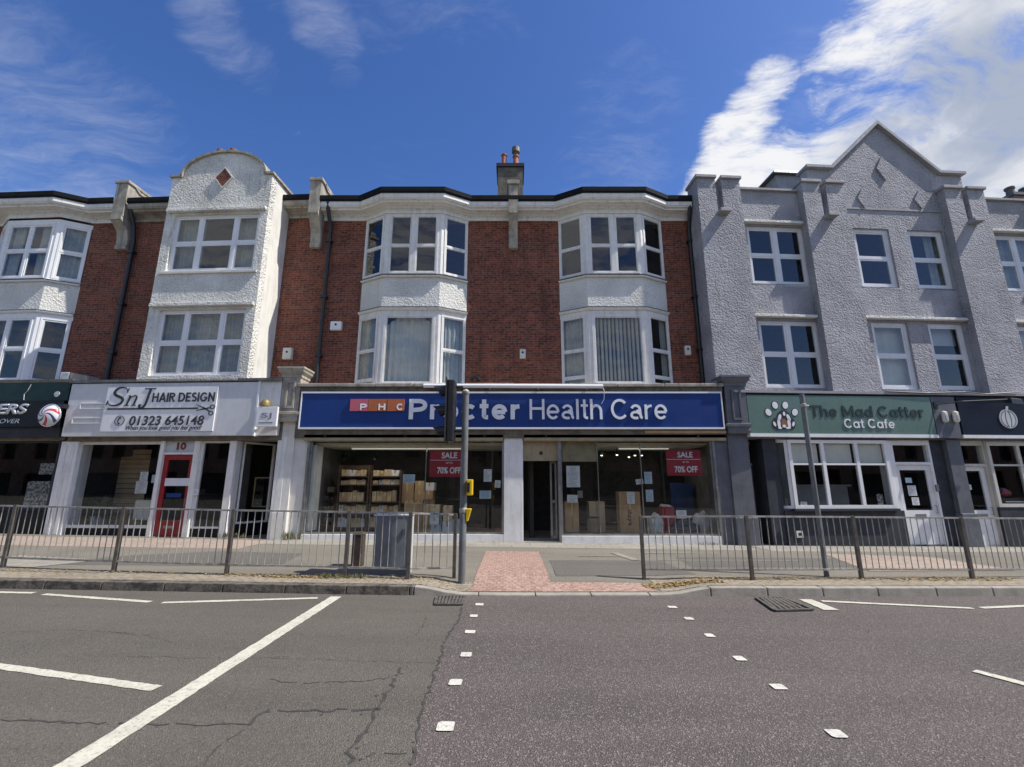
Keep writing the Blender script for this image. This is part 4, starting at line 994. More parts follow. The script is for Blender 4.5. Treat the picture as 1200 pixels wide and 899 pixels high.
# shelves with cartons behind the left window
def shelf_unit(label, px0, px1, y, levels, top, d=.35):
    x0, x1 = FC.x(px0, 575, y), FC.x(px1, 575, y); zf = .2
    t = thing('shelf_unit', label, 'shelf unit', FC, ((x0 + x1) / 2, y, zf))
    for xx in (x0, x1 - .05): b = MB(); b.box(xx, xx + .05, y, y + d, zf, top); b.build('upright', M['wood'], t)
    b = MB(); b.box(x0 + .05, x1 - .05, y + d - .02, y + d, zf, top); b.build('back_panel', M['wood'], t)
    for z in levels: b = MB(); b.box(x0 + .051, x1 - .051, y + .005, y + d - .021, z - .03, z); b.build('shelf', M['wood'], t)
    return x0 + .06, x1 - .06
def carton(x0, x1, y0, y1, z0, z1, mat, label, group, rot=0):
    t = thing('cardboard_box', label, 'box', FC, ((x0 + x1) / 2, (y0 + y1) / 2, z0), group)
    b = MB(); b.box(x0, x1, y0, y1, z0, z1); b.build('carton', M[mat], t, bevel=.004)
    b = MB(); cx = (x0 + x1) / 2; b.box(cx - .025, cx + .025, y0 - .003, y0 - .001, z0 + (z1 - z0) * .55, z1); b.box(cx - .025, cx + .025, y0 - .003, y1, z1 + .001, z1 + .003); b.build('tape', M['card_pale'] if mat == 'card' else M['card'], t)
    return t
ysh = 1.15
for ui, (pa, pb, lab, rows_) in enumerate(((395, 432, 'tall dark wood shelf unit crowded with cartons, left one behind the left shop window', (558, 568, 588, 602, 618)), (433, 470, 'tall dark wood shelf unit crowded with cartons, next to the bare-brick-coloured box stack', (558, 568, 588, 602, 618)))):
    lab = ('tall dark wood shelf unit of cartons behind the left shop window, left of its twin', 'tall dark wood shelf unit of cartons behind the left shop window, right of its twin')[ui]
    lv = [FC.z(p, ysh) for p in rows_]
    xa, xb = shelf_unit(lab, pa, pb, ysh, lv, FC.z(545, ysh) if ui == 0 else FC.z(552, ysh))
    hts = [.21, .15, .33, .26, .30]
    for z, hh in zip(lv, hts):
        x = xa + .01
        while x < xb - .1:
            w = random.uniform(.11, .24); e = min(x + w, xb - .005); hz_ = hh * random.uniform(.74, .98)
            carton(x, e - .008, ysh + .02 + random.uniform(0, .06), ysh + .30, z + .001, z + hz_, random.choice(['card_pale', 'card_pale', 'card', 'paper', 'card_pale']), 'small carton packed on the twin shelf units behind the left shop window', 'cartons on the twin shelf units')
            x = e
xa, xb = shelf_unit('dim low shelf unit at the far left behind the left shop window', 362, 394, 1.5, [FC.z(p, 1.5) for p in (577, 588, 600, 612)], FC.z(575, 1.5))
for p in (577, 588, 600, 612):
    z = FC.z(p, 1.5); x = xa
    while x < xb - .08:
        e = min(x + random.uniform(.10, .2), xb); carton(x, e - .01, 1.55, 1.80, z + .001, z + random.uniform(.10, .17), random.choice(['card', 'wood', 'card_pale']), 'small dim carton on the low shelf unit at the far left of the shop window', 'cartons on the low shelf unit'); x = e
rnd2 = random.Random(5)
for i_ in range(3):
    q_ = 624
    for j_ in range(5):
        y = 1.25; p0 = 474 + i_ * 11.5 + rnd2.uniform(-.8, .8); hq = rnd2.uniform(9, 14); p1 = p0 + rnd2.uniform(9.5, 11)
        x0, z1 = FC.p(p0, q_ - hq, y); x1, z0 = FC.p(p1, q_, y)
        if j_ == 0: z0 = .21
        if rnd2.random() < .92 or j_ < 3: carton(x0, x1, y + rnd2.uniform(0, .08), y + .4, z0 + .003, z1, rnd2.choice(['card', 'card_pale', 'card', 'card_pale', 'paper']), 'carton in the leaning stack between the shelf units and the left sale poster', 'carton stack under the sale poster')
        else: break
        q_ -= hq
for (p0, q0, p1, q1, y, mt, lab) in ( (476, 590, 494, 625, .85, 'card', 'brown carton on the floor in front of the tall pale carton'), (496, 592, 505, 625, .7, 'card', 'narrow brown carton on the window floor beside the stacked white cartons'), (470, 566, 484, 590, 1.3, 'card', 'brown carton half hidden behind the blue notice')):
    x0, z1 = FC.p(p0, q0, y); x1, z0 = FC.p(p1, q1, y); z0 = max(.21, z0) if q1 > 610 else z0
    carton(x0, x1, y, y + .35, z0, z1, mt, lab, None)
xs0 = 504
for px, tops in ((504, (592, 600, 607, 615)), (519, (593, 602, 611)), (530, (609,))):
    bot = 625
    for j, tp in enumerate(reversed(tops)):
        y = .6; x0, z1 = FC.p(px, tp, y); x1, z0 = FC.p(px + 10.5, bot, y); j_ = random.uniform(-.02, .02)
        carton(x0 + j_, x1 + j_, y, y + .3, max(z0, .21) if j == 0 else z0 + .004, z1, random.choice(['paper', 'paper_blue', 'card_pale']), 'flat pale carton in the low stacks on the left window floor', 'pale carton stacks on the window floor'); bot = tp
# big cartons behind the right window
for (p0, q0, p1, q1, y, mt, lab, wr) in ((725, 576.5, 752.5, 625, .35, 'card', 'tall brown carton with handwriting down its side and a paper on top', True), (662, 588, 679, 624, .35, 'card', 'brown carton by the doorway under the white notices', False), (690, 588, 710, 624, .8, 'card_pale', 'brown carton between the doorway and the tall written carton', False)):
    x0, z1 = FC.p(p0, q0, y); x1, z0 = FC.p(p1, q1, y); z0 = max(z0, .21)
    t = carton(x0, x1, y, y + .4, z0, z1, mt, lab, None)
    if wr:
        b = MB(); text_bm(b, "days", 0, .42, 0, .15, 0, .002, .01)
        bmesh.ops.rotate(b.b, verts=b.b.verts, cent=(0, 0, 0), matrix=Matrix.Rotation(R_(-90), 3, 'Y') if False else Matrix.Rotation(R_(90), 3, 'Y'))
        bmesh.ops.translate(b.b, verts=b.b.verts, vec=((x0 + x1) / 2 - .10, y - .003, z0 + .62)); b.build('handwriting', M['ink'], t)
# stool, red crate, bags, folded fabrics
t = thing('stool', 'small dark stool between the cartons behind the right shop window', 'stool', FC, (FC.x(695, 610, .5), .5, .2))
x, z = FC.p(695, 606, .5); b = MB(); b.box(x - .16, x + .16, .40, .64, z - .03, z + .01); b.build('seat', M['black'], t)
for sx in (-.13, .13):
    for sy in (.43, .61): b = MB(); b.tube([(x + sx, sy, z - .03), (x + sx * 1.1, sy, .2)], .012, 6); b.build('leg', M['alu'], t)
x0, z1 = FC.p(775.6, 594, .6); x1, z0 = FC.p(791, 609, .6)
t = thing('red_crate', 'red crate of folded cloths on the right window floor under the sale poster', 'crate', FC, ((x0 + x1) / 2, .6, .2)); b = MB(); b.box(x0, x1, .6, .95, .2, z1); b.build('crate_body', M['poster_red'], t, bevel=.01)
b = MB(); b.hexa([(x0 + .02, .62, z1 + .001), (x1 - .02, .62, z1 + .001), (x1 - .02, .93, z1 + .001), (x0 + .02, .93, z1 + .001)], [(x0 + .08, .66, z1 + .06), (x1 - .1, .66, z1 + .05), (x1 - .1, .9, z1 + .05), (x0 + .06, .9, z1 + .07)]); b.build('folded_cloth', M['bag'], t, bevel=.01)
def blob(name, label, cat, cx, cy, z0, rx, ry, h, mat, seed):
    b = MB(); rnd = random.Random(seed); bmesh.ops.create_icosphere(b.b, subdivisions=3, radius=1)
    for v in b.b.verts:
        n = 1 + .13 * math.sin(v.co.x * 5 + seed) * math.cos(v.co.z * 6 + seed) + .08 * math.sin(v.co.y * 11 + v.co.x * 9 + seed * 2)
        zz = max(-.8, v.co.z) * n
        v.co = Vector((cx + v.co.x * rx * n, cy + v.co.y * ry * n, z0 + (zz + .8) / 1.8 * h))
    return setp(b.build(name, M[mat], None, FC, (cx, cy, z0), smooth=True), label, cat)
for p, q, w, mt, lab, sd_ in ((768, 605, .22, 'bag', 'upright white plastic bag behind the right window beside the first fence post', 1), (803, 612, .42, 'dusky_blue', 'slumped grey blue bag behind the right window', 2), (825, 603, .28, 'bag', 'white plastic bag at the right end of the right window', 3)):
    x, z = FC.p(p, q, .55); blob('plastic_bag', lab, 'bag', x, .60 + (.15 if sd_ == 3 else 0), .2, w, .2, z - .2 + .06, mt, sd_)
x0, z1 = FC.p(786, 566, 1.6); x1, z0 = FC.p(813, 583, 1.6)
b = MB(); b.box(x0, x1, 1.6, 1.75, .2, z1); setp(b.build('display_bench', M['blue_sheet'], None, FC, ((x0 + x1) / 2, 1.6, .2), bevel=.02), 'dim blue display bench at the back behind the right sale poster', 'bench')
x0, z1 = FC.p(832, 571, .5); x1, z0 = FC.p(840, 590, .5)
t = thing('picture_frame', 'grey framed notice at the right end of the right shop window', 'frame', FC, ((x0 + x1) / 2, .5, z0)); b = MB(); b.box(x0, x1, .5, .52, z0, z1); b.build('frame', M['alu'], t); b = MB(); b.box(x0 + .03, x1 - .03, .494, .499, z0 + .03, z1 - .03); b.build('picture', M['blind'], t)
# posters and papers on the glass
for (p0, q0, p1, q1, lab) in ((504, 528, 545, 559, 'red sale poster hanging in the left shop window behind the signal pole'), (780, 527.5, 823, 557.5, 'red sale poster hanging in the right shop window')):
    yy = yg + .05; x0, x1, z0, z1 = rectpx(FC, p0, q0, p1, q1, yy)
    t = thing('sale_poster', lab, 'poster', FC, ((x0 + x1) / 2, yy, z0)); b = MB(); b.box(x0, x1, yy - .003, yy + .003, z0, z1); b.build('poster_sheet', M['poster_red'], t)
    b = MB(); w = x1 - x0; h = z1 - z0; cx = (x0 + x1) / 2 + .05 * w
    text_bm(b, "SALE", cx - .22 * w, cx + .22 * w, z0 + .70 * h, z0 + .93 * h, yy - .0035, .002, .03)
    text_bm(b, "UP TO", cx - .09 * w, cx + .09 * w, z0 + .50 * h, z0 + .56 * h, yy - .0035, .002, .02)
    text_bm(b, "70% OFF", cx - .33 * w, cx + .33 * w, z0 + .12 * h, z0 + .37 * h, yy - .0035, .002, .03); b.build('lettering', M['sign_white'], t)
    b = MB(); b.box(x0 + .01, x1 - .01, yy - .0055, yy - .0035, z0 + .625 * h, z0 + .64 * h); b.build('rule_line', M['sign_white'], t)
yn = yg + .04
for (p0, q0, p1, q1, mt, ln, lab, tl) in ((663.5, 546, 680, 571, 'paper', 8, 'large white printed notice beside the shop doorway', 0), (664.5, 580, 677, 589, 'paper', 3, 'small white notice below the large notice beside the doorway', 2),
    (734.5, 577, 744, 590.5, 'paper', 3, 'white paper in front of the tall written carton', 0), (745, 561.5, 754, 567.5, 'paper', 2, 'small white card tilted beside the middle glass joint', -8), (754.8, 553, 764.5, 567, 'paper_blue', 4, 'pale blue sheet, upper of two beside the middle glass joint', 0),
    (756.5, 574, 766, 588, 'paper_blue', 4, 'pale blue sheet, lower of two beside the middle glass joint', 0), (792, 598, 805, 607.5, 'paper', 3, 'white notice in front of the red crate', 0), (472.5, 556, 486, 566, 'paper_blue', 3, 'pale blue notice between the shelf units and the left sale poster', 0),
    (567, 550, 576, 564.5, 'paper', 5, 'upright white sheet, topmost right of the signal pole', 0), (580, 563, 586.5, 571.5, 'paper', 2, 'small white sheet nearest the white column', 3), (562, 575, 575.5, 584.5, 'paper_blue', 4, 'wide pale notice right of the yellow push button', 0), (676.5, 575, 683, 583.5, 'alu', 0, 'small grey plate right of the large notice by the doorway', 0)):
    notice('window_notice', lab, 'notice', FC, p0, q0, p1, q1, yn, mt, ln, None, tl)

# ================================================================== left: barber building (brick, white bay)
bb = thing('terraced_building', 'brick building with a white bay over the dark green barber shop at the left edge', 'building', FL, (-9.4, .4, .3))
mb = MB(); mb.wall(-14.6, -6.98, 3.9, 10.5, [(-11.39, -8.22, 4.60, 10.05)], YB, .25); mb.build('brick_wall', M['brick'], bb)
ZL = (4.52, 4.66, 6.70, 6.90, 7.88, 8.01, 9.92, 10.06)
uw = dict(rows=(.5,), mat='upvc', sw=.045, curtain='net')
bay(bb, -11.41, -10.69, -8.92, -8.20, YB, .37, ZL, [dict(rows=(.5,), mat='upvc', sw=.045, curtain='net'), dict(cols=(.5,), rows=(.5,), mw=.07, mat='upvc', sw=.05, curtain='net_parted'), dict(rows=(.5,), mat='upvc', sw=.05, curtain='net')],
    [dict(rows=(.5,), mat='upvc', sw=.045), dict(cols=(.5,), rows=(.5,), mw=.07, mat='upvc', sw=.05), dict(rows=(.5,), mat='upvc', sw=.05)], mat='upvc')
cornice(bb, [(-14.6, YB), (-11.41, YB), (-10.69, .37), (-8.92, .37), (-8.20, YB), (-7.20, YB)], 10.14, 10.74, .42, 'old_white')
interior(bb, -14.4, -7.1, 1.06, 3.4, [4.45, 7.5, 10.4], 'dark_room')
rb = MB(); rb.f([(-14.6, .4, 10.6), (-7.0, .4, 10.6), (-7.0, 5.5, 12.6), (-14.6, 5.5, 12.6)]); rb.f([(-14.6, 5.5, 12.6), (-7.0, 5.5, 12.6), (-7.0, 10.6, 10.4), (-14.6, 10.6, 10.4)]); rb.box(-14.6, -7, 10.4, 10.6, 0, 10.4); rb.box(-14.6, -14.4, 1.1, 10.4, 0, 10.4); rb.build('roof', M['slate'], bb)
b = MB(); b.box(-14.6, -6.70, -.20, YB, 4.47, 4.56); b.build('ledge_coping', M['stone_dark'], bb)
b = MB(); b.box(-14.6, -6.72, -.05, .5, 2.85, 4.468); b.build('fascia_backing', M['stone_dark'], bb)
party_pier(bb, FL, -6.97, .40, 11.38, 9.12, YB, .33)
rk = MB(); px0 = -6.97
pr = [(.55, 11.28), (.75, 11.16), (1.1, 11.18), (1.7, 11.34), (3.4, 12.1), (3.4, 10.2), (.55, 10.2)]
rk.hexa([(px0 - .16, y, z) for y, z in pr], [(px0 + .16, y, z) for y, z in pr]); rk.build('parapet_wall', M['render_smooth'], bb)
rk = MB()
for (y0, z0), (y1, z1) in zip(pr[:4], pr[1:5]): rk.hexa([(px0 - .24, y0, z0 + .003), (px0 + .24, y0, z0 + .003), (px0 + .24, y1, z1 + .003), (px0 - .24, y1, z1 + .003)], [(px0 - .24, y0, z0 + .08), (px0 + .24, y0, z0 + .08), (px0 + .24, y1, z1 + .08), (px0 - .24, y1, z1 + .08)])
rk.build('parapet_coping', M['stone'], bb)
# shop front of the barber
b = MB(); b.box(-14.6, -6.70, -.22, -.053, FL.z(470, -.2, 40), 4.465); b.build('green_fascia', M['bottle_green'], bb)
sgz0, sgz1 = FL.z(500, -.26, 40), FL.z(470, -.26, 40)
bs = thing('shop_sign', 'black sign with slanted silver letters ending in ERS', 'sign', FL, (-9.0, -.1, sgz0))
b = MB(); b.box(-14.6, -6.76, -.26, -.223 + .17, sgz0, sgz1 - .003); b.build('sign_board', M['barber_black'], bs)
yb_ = -.262
b = MB(); text_bm(b, "ERS", *rectpx(FL, -2, 473.5, 32, 485.5, yb_), yb_, .025, .035, .22); b.build('lettering', M['chrome'], bs)
b = MB(); text_bm(b, "L", *rectpx(FL, -6, 491, -3.4, 496, yb_), yb_, .008, .0, .22); b.build('lettering', M['chrome'], bs)
b = MB(); text_bm(b, "OVER", *rectpx(FL, .5, 491, 22, 496, yb_), yb_, .008, .0, .22); b.build('lettering', M['chrome'], bs)
b = MB(); z_ = sgz1; b.tube([(-7.95, -.265, z_ + .03), (-7.98, -.265, z_ + .2), (-7.90, -.265, z_ + .3), (-7.84, -.265, z_ + .48)], .006, 5); b.build('painted_curve', M['sign_white'], bb)
x, z = FL.p(67, 462, -.223); b = MB(); b.prism(circle(x, z, .085, n=8), -.235, -.223); b.prism(circle(x, z, .03, n=8), -.24, -.236); setp(b.build('octagon_plaque', M['cab_light'], None, FL, (x, -.22, z - .08)), 'small pale octagon plaque on the dark green fascia', 'plaque')
b = MB(); b.box(-14.6, -6.78, -.17, -.06, FL.z(512, -.15, 40), sgz0 - .002); b.build('shutter_box', M['charcoal'], bb)
# globe
x, z = FL.p(59, 487, -.50)
t = thing('barber_globe', 'round barber globe light swirled red white and blue beside the salon sign', 'globe lamp', FL, (x, -.262, z))
b = MB(); bmesh.ops.create_uvsphere(b.b, u_segments=28, v_segments=18, radius=.29)
for v in b.b.verts: v.co = Vector((x + v.co.x, -.52 + v.co.y * .55, z + v.co.z))
gl = b.build('globe', M['swirl'], t, smooth=True)
for v in gl.data.vertices: v.co -= Vector((0, -.52 + .262, 0))
gl.location = (0, -.52 + .262, 0)
b = MB(); b.tube([(x + .30 * math.cos(R_(a)), -.52, z + .30 * math.sin(R_(a))) for a in range(0, 361, 15)], .022, 8, caps=False); b.build('rim', M['chrome'], t)
b = MB(); b.box(x - .22, x + .22, -.40, -.264, z + .22, z + .34); b.box(x - .05, x + .05, -.52, -.264, z - .03, z + .03); b.box(x - .28, x - .2, -.40, -.264, z - .28, z - .22); b.build('bracket', M['black'], t)
# barber window
zsb = FL.z(598, .1, 30); ztb = FL.z(520, .1, 40); xr = FL.x(66, 560, .1) - .05
shop_window(bb, FL, (-14.0, .1), (xr, .1), zsb, ztb + .08, (.33, .66), mat='charcoal', fw=.06)
b = MB(); b.box(-14.0, xr, .04, .4, 0, zsb - .003); b.build('stall_riser', M['barber_black'], bb)
b = MB(); b.box(-14.0, xr, .0, .3, ztb + .083, 2.849); b.build('transom_panel', M['tan'], bb)
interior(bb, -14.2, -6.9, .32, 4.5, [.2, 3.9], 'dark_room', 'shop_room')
notice('photo_poster', 'grid of black and white photos on the barber window beside the white pilaster', 'poster', FL, 33, 564, 56, 597, .14, 'photo_grid', 0)
notice('photo_poster', 'small grey picture poster above the photo grid on the barber window', 'poster', FL, 48, 543, 64, 556, .14, 'photo_grid', 0)
x, z = FL.p(92, 440, .3)
t = thing('box_pile', 'two weathered packages lying on the ledge over the salon and barber signs', 'packages', FL, (x, .2, 4.56))
b = MB(); b.box(x - .25, x + .02, .0, .4, 4.561, 4.82); b.build('torn_package', M['bag'], t, bevel=.02)
b = MB(); b.hexa([(x + .06, .0, 4.561), (x + .62, .0, 4.561), (x + .62, .4, 4.561), (x + .06, .4, 4.561)], [(x + .08, .0, 4.80), (x + .58, .0, 4.70), (x + .58, .4, 4.72), (x + .08, .4, 4.82)]); b.build('timber_offcut', M['stone'], t)

# ================================================================== left: hair salon with white gabled tower
sb = thing('terraced_building', 'narrow building with a white roughcast tower, arched parapet and red brick diamond', 'building', FL, (-3.3, .4, .25))
TX0, TX1, TY = -4.70, -1.50, -.30
mb = MB(); mb.wall(-6.98, TX0 + .02, 3.9, 10.5, [], YB, .25); mb.wall(TX1 - .02, -.12, 3.9, 10.5, [], YB, .25); mb.build('brick_wall', M['brick'], sb)
wu, wl = (-4.42, -1.74, 7.79, 9.64), (-4.38, -1.76, 4.60, 6.57)
mb = MB(); mb.wall(TX0, TX1, 4.45, 10.05, [wu, wl], TY, .24)
mb.box(TX0, TX0 + .2, TY + .242, YB + .1, 4.45, 10.05); mb.build('tower_wall', M['render_white'], sb)
ap = [(TX0, 10.053), (TX1, 10.053), (TX1, 10.93), (-1.76, 10.93)]
arch = [(-3.06 + 1.30 * math.cos(R_(a)), 10.98 + .78 * math.sin(R_(a))) for a in range(0, 181, 6)]
ap += arch + [(-4.36, 10.93), (TX0, 10.93)]
mb = MB(); mb.prism(ap, TY, TY + .26); mb.build('arched_parapet', M['render_white'], sb)
mb = MB(); mb.box(TX1 - .2, TX1, TY + .242, YB + .1, 4.45, 10.05); mb.box(TX1 - .2, TX1, TY + .262, 1.0, 10.053, 10.93); mb.build('tower_return', M['render_smooth'], sb)
mb = MB(); mb.box(TX0, TX0 + .2, TY + .262, 1.0, 10.053, 10.93); mb.build('tower_return', M['render_smooth'], sb)
mb = MB()
ar2 = [(-3.06 + 1.30 * math.cos(R_(a)), 10.98 + .78 * math.sin(R_(a))) for a in range(180, -1, -6)]
P2 = [(TX0 - .06, 10.934), (-4.37, 10.934)] + ar2 + [(-1.75, 10.934), (TX1 + .06, 10.934)]
for (a, c), (d, e) in zip(P2, P2[1:]):
    if abs(a - d) + abs(c - e) < 1e-4: continue
    n = Vector((-(e - c), d - a)).normalized() * .07
    mb.hexa([(a, TY - .07, c), (d, TY - .07, e), (d, TY + .30, e), (a, TY + .30, c)], [(a + n.x, TY - .07, c + n.y), (d + n.x, TY - .07, e + n.y), (d + n.x, TY + .30, e + n.y), (a + n.x, TY + .30, c + n.y)])
mb.box(TX1 - .24, TX1 + .07, TY + .303, 1.05, 10.934, 11.005); mb.box(TX0 - .07, TX0 + .24, TY + .303, 1.05, 10.934, 11.005)
mb.build('parapet_coping', M['stone'], sb)
dx_, dz_ = FL.p(263, 209, TY); dm = MB(); dm.prism([(dx_ - .25, dz_), (dx_, dz_ - .33), (dx_ + .25, dz_), (dx_, dz_ + .33)], TY - .035, TY - .002); do = dm.build('brick_diamond', M['brick'], sb)
dm = MB()
for (a, c), (d, e) in zip([(-.29, 0), (0, -.38), (.29, 0), (0, .38)], [(0, -.38), (.29, 0), (0, .38), (-.29, 0)]):
    dm.prism([(dx_ + a, dz_ + c), (dx_ + d, dz_ + e), (dx_ + d * .87, dz_ + e * .87), (dx_ + a * .87, dz_ + c * .87)], TY - .045, TY - .0365 + .034)
dm.build('diamond_border', M['render_smooth'], do)
for z0, z1 in ((9.70, 9.80), (6.64, 6.74)):
    mb = MB(); mb.box(TX0 + .06, TX1 - .04, TY - .11, TY - .003, z0, z1); mb.build('window_hood', M['render_white'], sb, bevel=.012)
mb = MB(); mb.box(TX0 + .12, TX1 - .10, TY - .06, TY - .003, 7.68, 7.735); mb.build('sill_band', M['render_smooth'], sb)
for (a, c, d, e), cur in ((wu, None), (wl, None)):
    win(sb, (a, TY + .10), (c, TY + .10), d, e, cols=(.31, .72), rows=(.50,), fw=.06, mw=.085, tw=.06, sw=.05, mat='upvc', curtain='net_parted' if d > 7 else 'net')
interior(sb, TX0 + .3, TX1 - .3, TY + .26, 2.6, [4.45, 7.1, 10.0], 'room')
cornice(sb, [(-6.72, YB), (TX0 - .003, YB)], 10.14, 10.70, .42, 'stone'); cornice(sb, [(TX1 + .003, YB), (-.42, YB)], 10.10, 10.62, .42, 'stone')
rb = MB(); rb.f([(-6.98, .4, 10.55), (-.1, .4, 10.55), (-.1, 5.5, 12.2), (-6.98, 5.5, 12.2)]); rb.f([(-6.98, 5.5, 12.2), (-.1, 5.5, 12.2), (-.1, 10.6, 10.4), (-6.98, 10.6, 10.4)]); rb.box(-6.98, -.2, 10.4, 10.6, 0, 10.4); rb.build('roof', M['slate'], sb)
chx, _ = FL.p(266, 181, 3.0); cz = FL.z(181.5, 3.0, 266)
mb = MB(); mb.box(chx - .5, chx + .5, 2.8, 3.5, 10.8, cz - .12); cho = mb.build('chimney', M['brick'], sb)
for q in (258.5, 273.5):
    a = FL.x(q, 181, 3.1); mb = MB(); mb.lathe([(.13, 0), (.12, .32), (.15, .33), (.15, .40), (.1, .40)], (a, 3.1, cz - .12), 12); mb.build('chimney_pot', M['terracotta'], cho, smooth=True)
downpipe(sb, [(-6.66, .45, 10.55), (-6.66, .48, 10.3), (-6.60, .62, 9.9), (-6.58, .70, 9.4), (-6.58, .70, 4.50)], .06, [(-6.58, .70, z) for z in (9.0, 7.2, 5.6)])
mb = MB(); mb.box(-6.66, -.50, -.30, YB, 4.425, 4.50); mb.build('ledge_coping', M['lead'], sb)
mb = MB(); mb.box(-6.60, -.45, -.08, .5, 2.80, 4.424); mb.build('fascia_backing', M['stone_dark'], sb)
wallbox('sensor_box', 'cream box on the brick beside the white tower above the stone console', 'sensor box', FL, 334.5, 409, 343, 422, YB - .002, .14)
# salon sign
ss = thing('shop_sign', 'pale grey hair salon fascia with a white panel, black lettering and scissors', 'sign', FL, (-3.9, -.1, 2.92))
mb = MB(); mb.box(-6.62, -1.16, -.25, -.083, 2.92, 4.40); mb.build('sign_board', M['salon_board'], ss)
mb = MB(); mb.box(-1.11, -.53, -.20, -.083, 2.92, 4.42); mb.build('end_panel', M['old_white'], ss)
mb = MB(); mb.box(-1.16, -1.112, -.27, -.083, 2.90, 4.42); mb.build('edge_trim', M['sign_white'], ss)
yp = -.285
X0, X1, Z0, Z1 = FL.x(126.5, 454, yp), FL.x(256, 454, yp), FL.z(505.5, yp, 190), FL.z(453, yp, 190)
mb = MB(); mb.box(X0, X1, yp, -.252, Z0, Z1); pnl = mb.build('sign_panel', M['salon_panel'], ss, bevel=.008)
ink = MB(); y1_ = yp - .002; y0_ = yp - .014
def lr(p0, q0, p1, q1): return rectpx(FL, p0, q0, p1, q1, yp)
sans(ink, "HAIR DESIGN", *lr(180, 460.5, 251, 470.5), y1_, .012, .17, .15)
text_bm(ink, "01323 645148", *lr(153, 487.5, 238.5, 498), y1_, .012, .012, .12)
text_bm(ink, "When you look good you feel good!", *lr(148, 499, 236, 505), y1_, .004, .004, .35, .95)
# italic serif S n J drawn as tapered strokes
def glyph(x0, x1, z0, z1, strokes, sh=.22):
    for pts, wd in strokes:
        q = [(x0 + (u + sh * (v - .5)) * (x1 - x0), z0 + v * (z1 - z0)) for u, v in pts]; k = (z1 - z0)
        stroke(ink, q, [w * k for w in wd] if isinstance(wd, (list, tuple)) else wd * k, y0_, y1_)
S_ = bez((.92, .80), (.85, 1.12), (.22, 1.12), (.22, .76), 10) + bez((.22, .76), (.22, .50), (.86, .52), (.86, .26), 10)[1:] + bez((.86, .26), (.86, -.10), (.10, -.10), (.06, .22), 10)[1:]
Sw = [.03 + .13 * math.sin(math.pi * min(1, i / 30)) ** 1.3 for i in range(31)]
ink.build('lettering', M['ink'], ss); ink = MB()
a0, a1, c0, c1 = lr(130, 455, 147, 475); glyph(a0, a1, c0, c1, [(S_, Sw), ([(.94, .72), (.96, .98)], .05), ([(.02, .02), (.04, .28)], .05)])
a0, a1, c0, c1 = lr(148, 463.5, 161, 475.5); glyph(a0, a1, c0, c1, [([(.10, .95), (.26, .98)], .06), ([(.26, 0), (.26, .98)], .17), (bez((.30, .68), (.45, 1.05), (.80, 1.1), (.80, .65), 10), [.05 + .012 * i for i in range(11)]), ([(.80, .65), (.80, .05)], .17), ([(.08, .03), (.44, .03)], .06), ([(.64, .03), (1.0, .03)], .06)])
a0, a1, c0, c1 = lr(163, 455, 178, 477.5); glyph(a0, a1, c0, c1, [([(.30, .97), (.98, .97)], .05), ([(.66, .97), (.66, .25)], .12), (bez((.66, .25), (.66, -.02), (.42, -.10), (.30, .06), 10), [.12 - .004 * i for i in range(11)]), (circle(.33, .10, .06, .045, 8, 0, 320), .06)])
# rule, scissors, telephone, combs
a, c, d, e = lr(126, 478.6, 232, 479.4); ink.box(a, c, y0_, y1_, d, e)
sx0, sx1, sz0, sz1 = lr(230, 474, 251, 486.5); sw_, sh_ = sx1 - sx0, sz1 - sz0
q = lambda u, v: (sx0 + u * sw_, sz0 + v * sh_)
stroke(ink, [q(.0, 1.0), q(.45, .66), q(.72, .36)], [.008, .04, .03], y0_, y1_); stroke(ink, [q(.05, .42), q(.45, .58), q(.75, .70)], [.008, .04, .03], y0_, y1_)
for cu, cv in ((.86, .76), (.82, .18)): stroke(ink, [(q(cu, cv)[0] + .06 * math.cos(R_(k)), q(cu, cv)[1] + .055 * math.sin(R_(k))) for k in range(0, 361, 24)], .022, y0_, y1_)
cx, cz_ = FL.p(140.3, 493, yp)
stroke(ink, [(cx + .135 * math.cos(R_(k)), cz_ + .135 * math.sin(R_(k))) for k in range(0, 361, 18)], .012, y0_, y1_)
stroke(ink, bez((cx + .02, cz_ + .09), (cx - .07, cz_ + .04), (cx - .07, cz_ - .05), (cx + .01, cz_ - .10), 8), [.05, .04, .025, .022, .022, .022, .025, .04, .05], y0_, y1_)
ink.build('lettering', M['ink'], ss)
cb = MB()
for p0, q0, p1, q1 in ((95, 472.5, 124, 479.5), (85.5, 489.5, 120, 496.5)):
    a, c, d, e = rectpx(FL, p0, q0, p1, q1, -.25)
    for bx in ((a, c, e - .025, e), (a, c, d, d + .025), (a, a + .025, d + .026, e - .026)): cb.box(bx[0], bx[1], -.275, -.252, bx[2], bx[3])
cb.build('comb_outline', M['salon_panel'], ss)
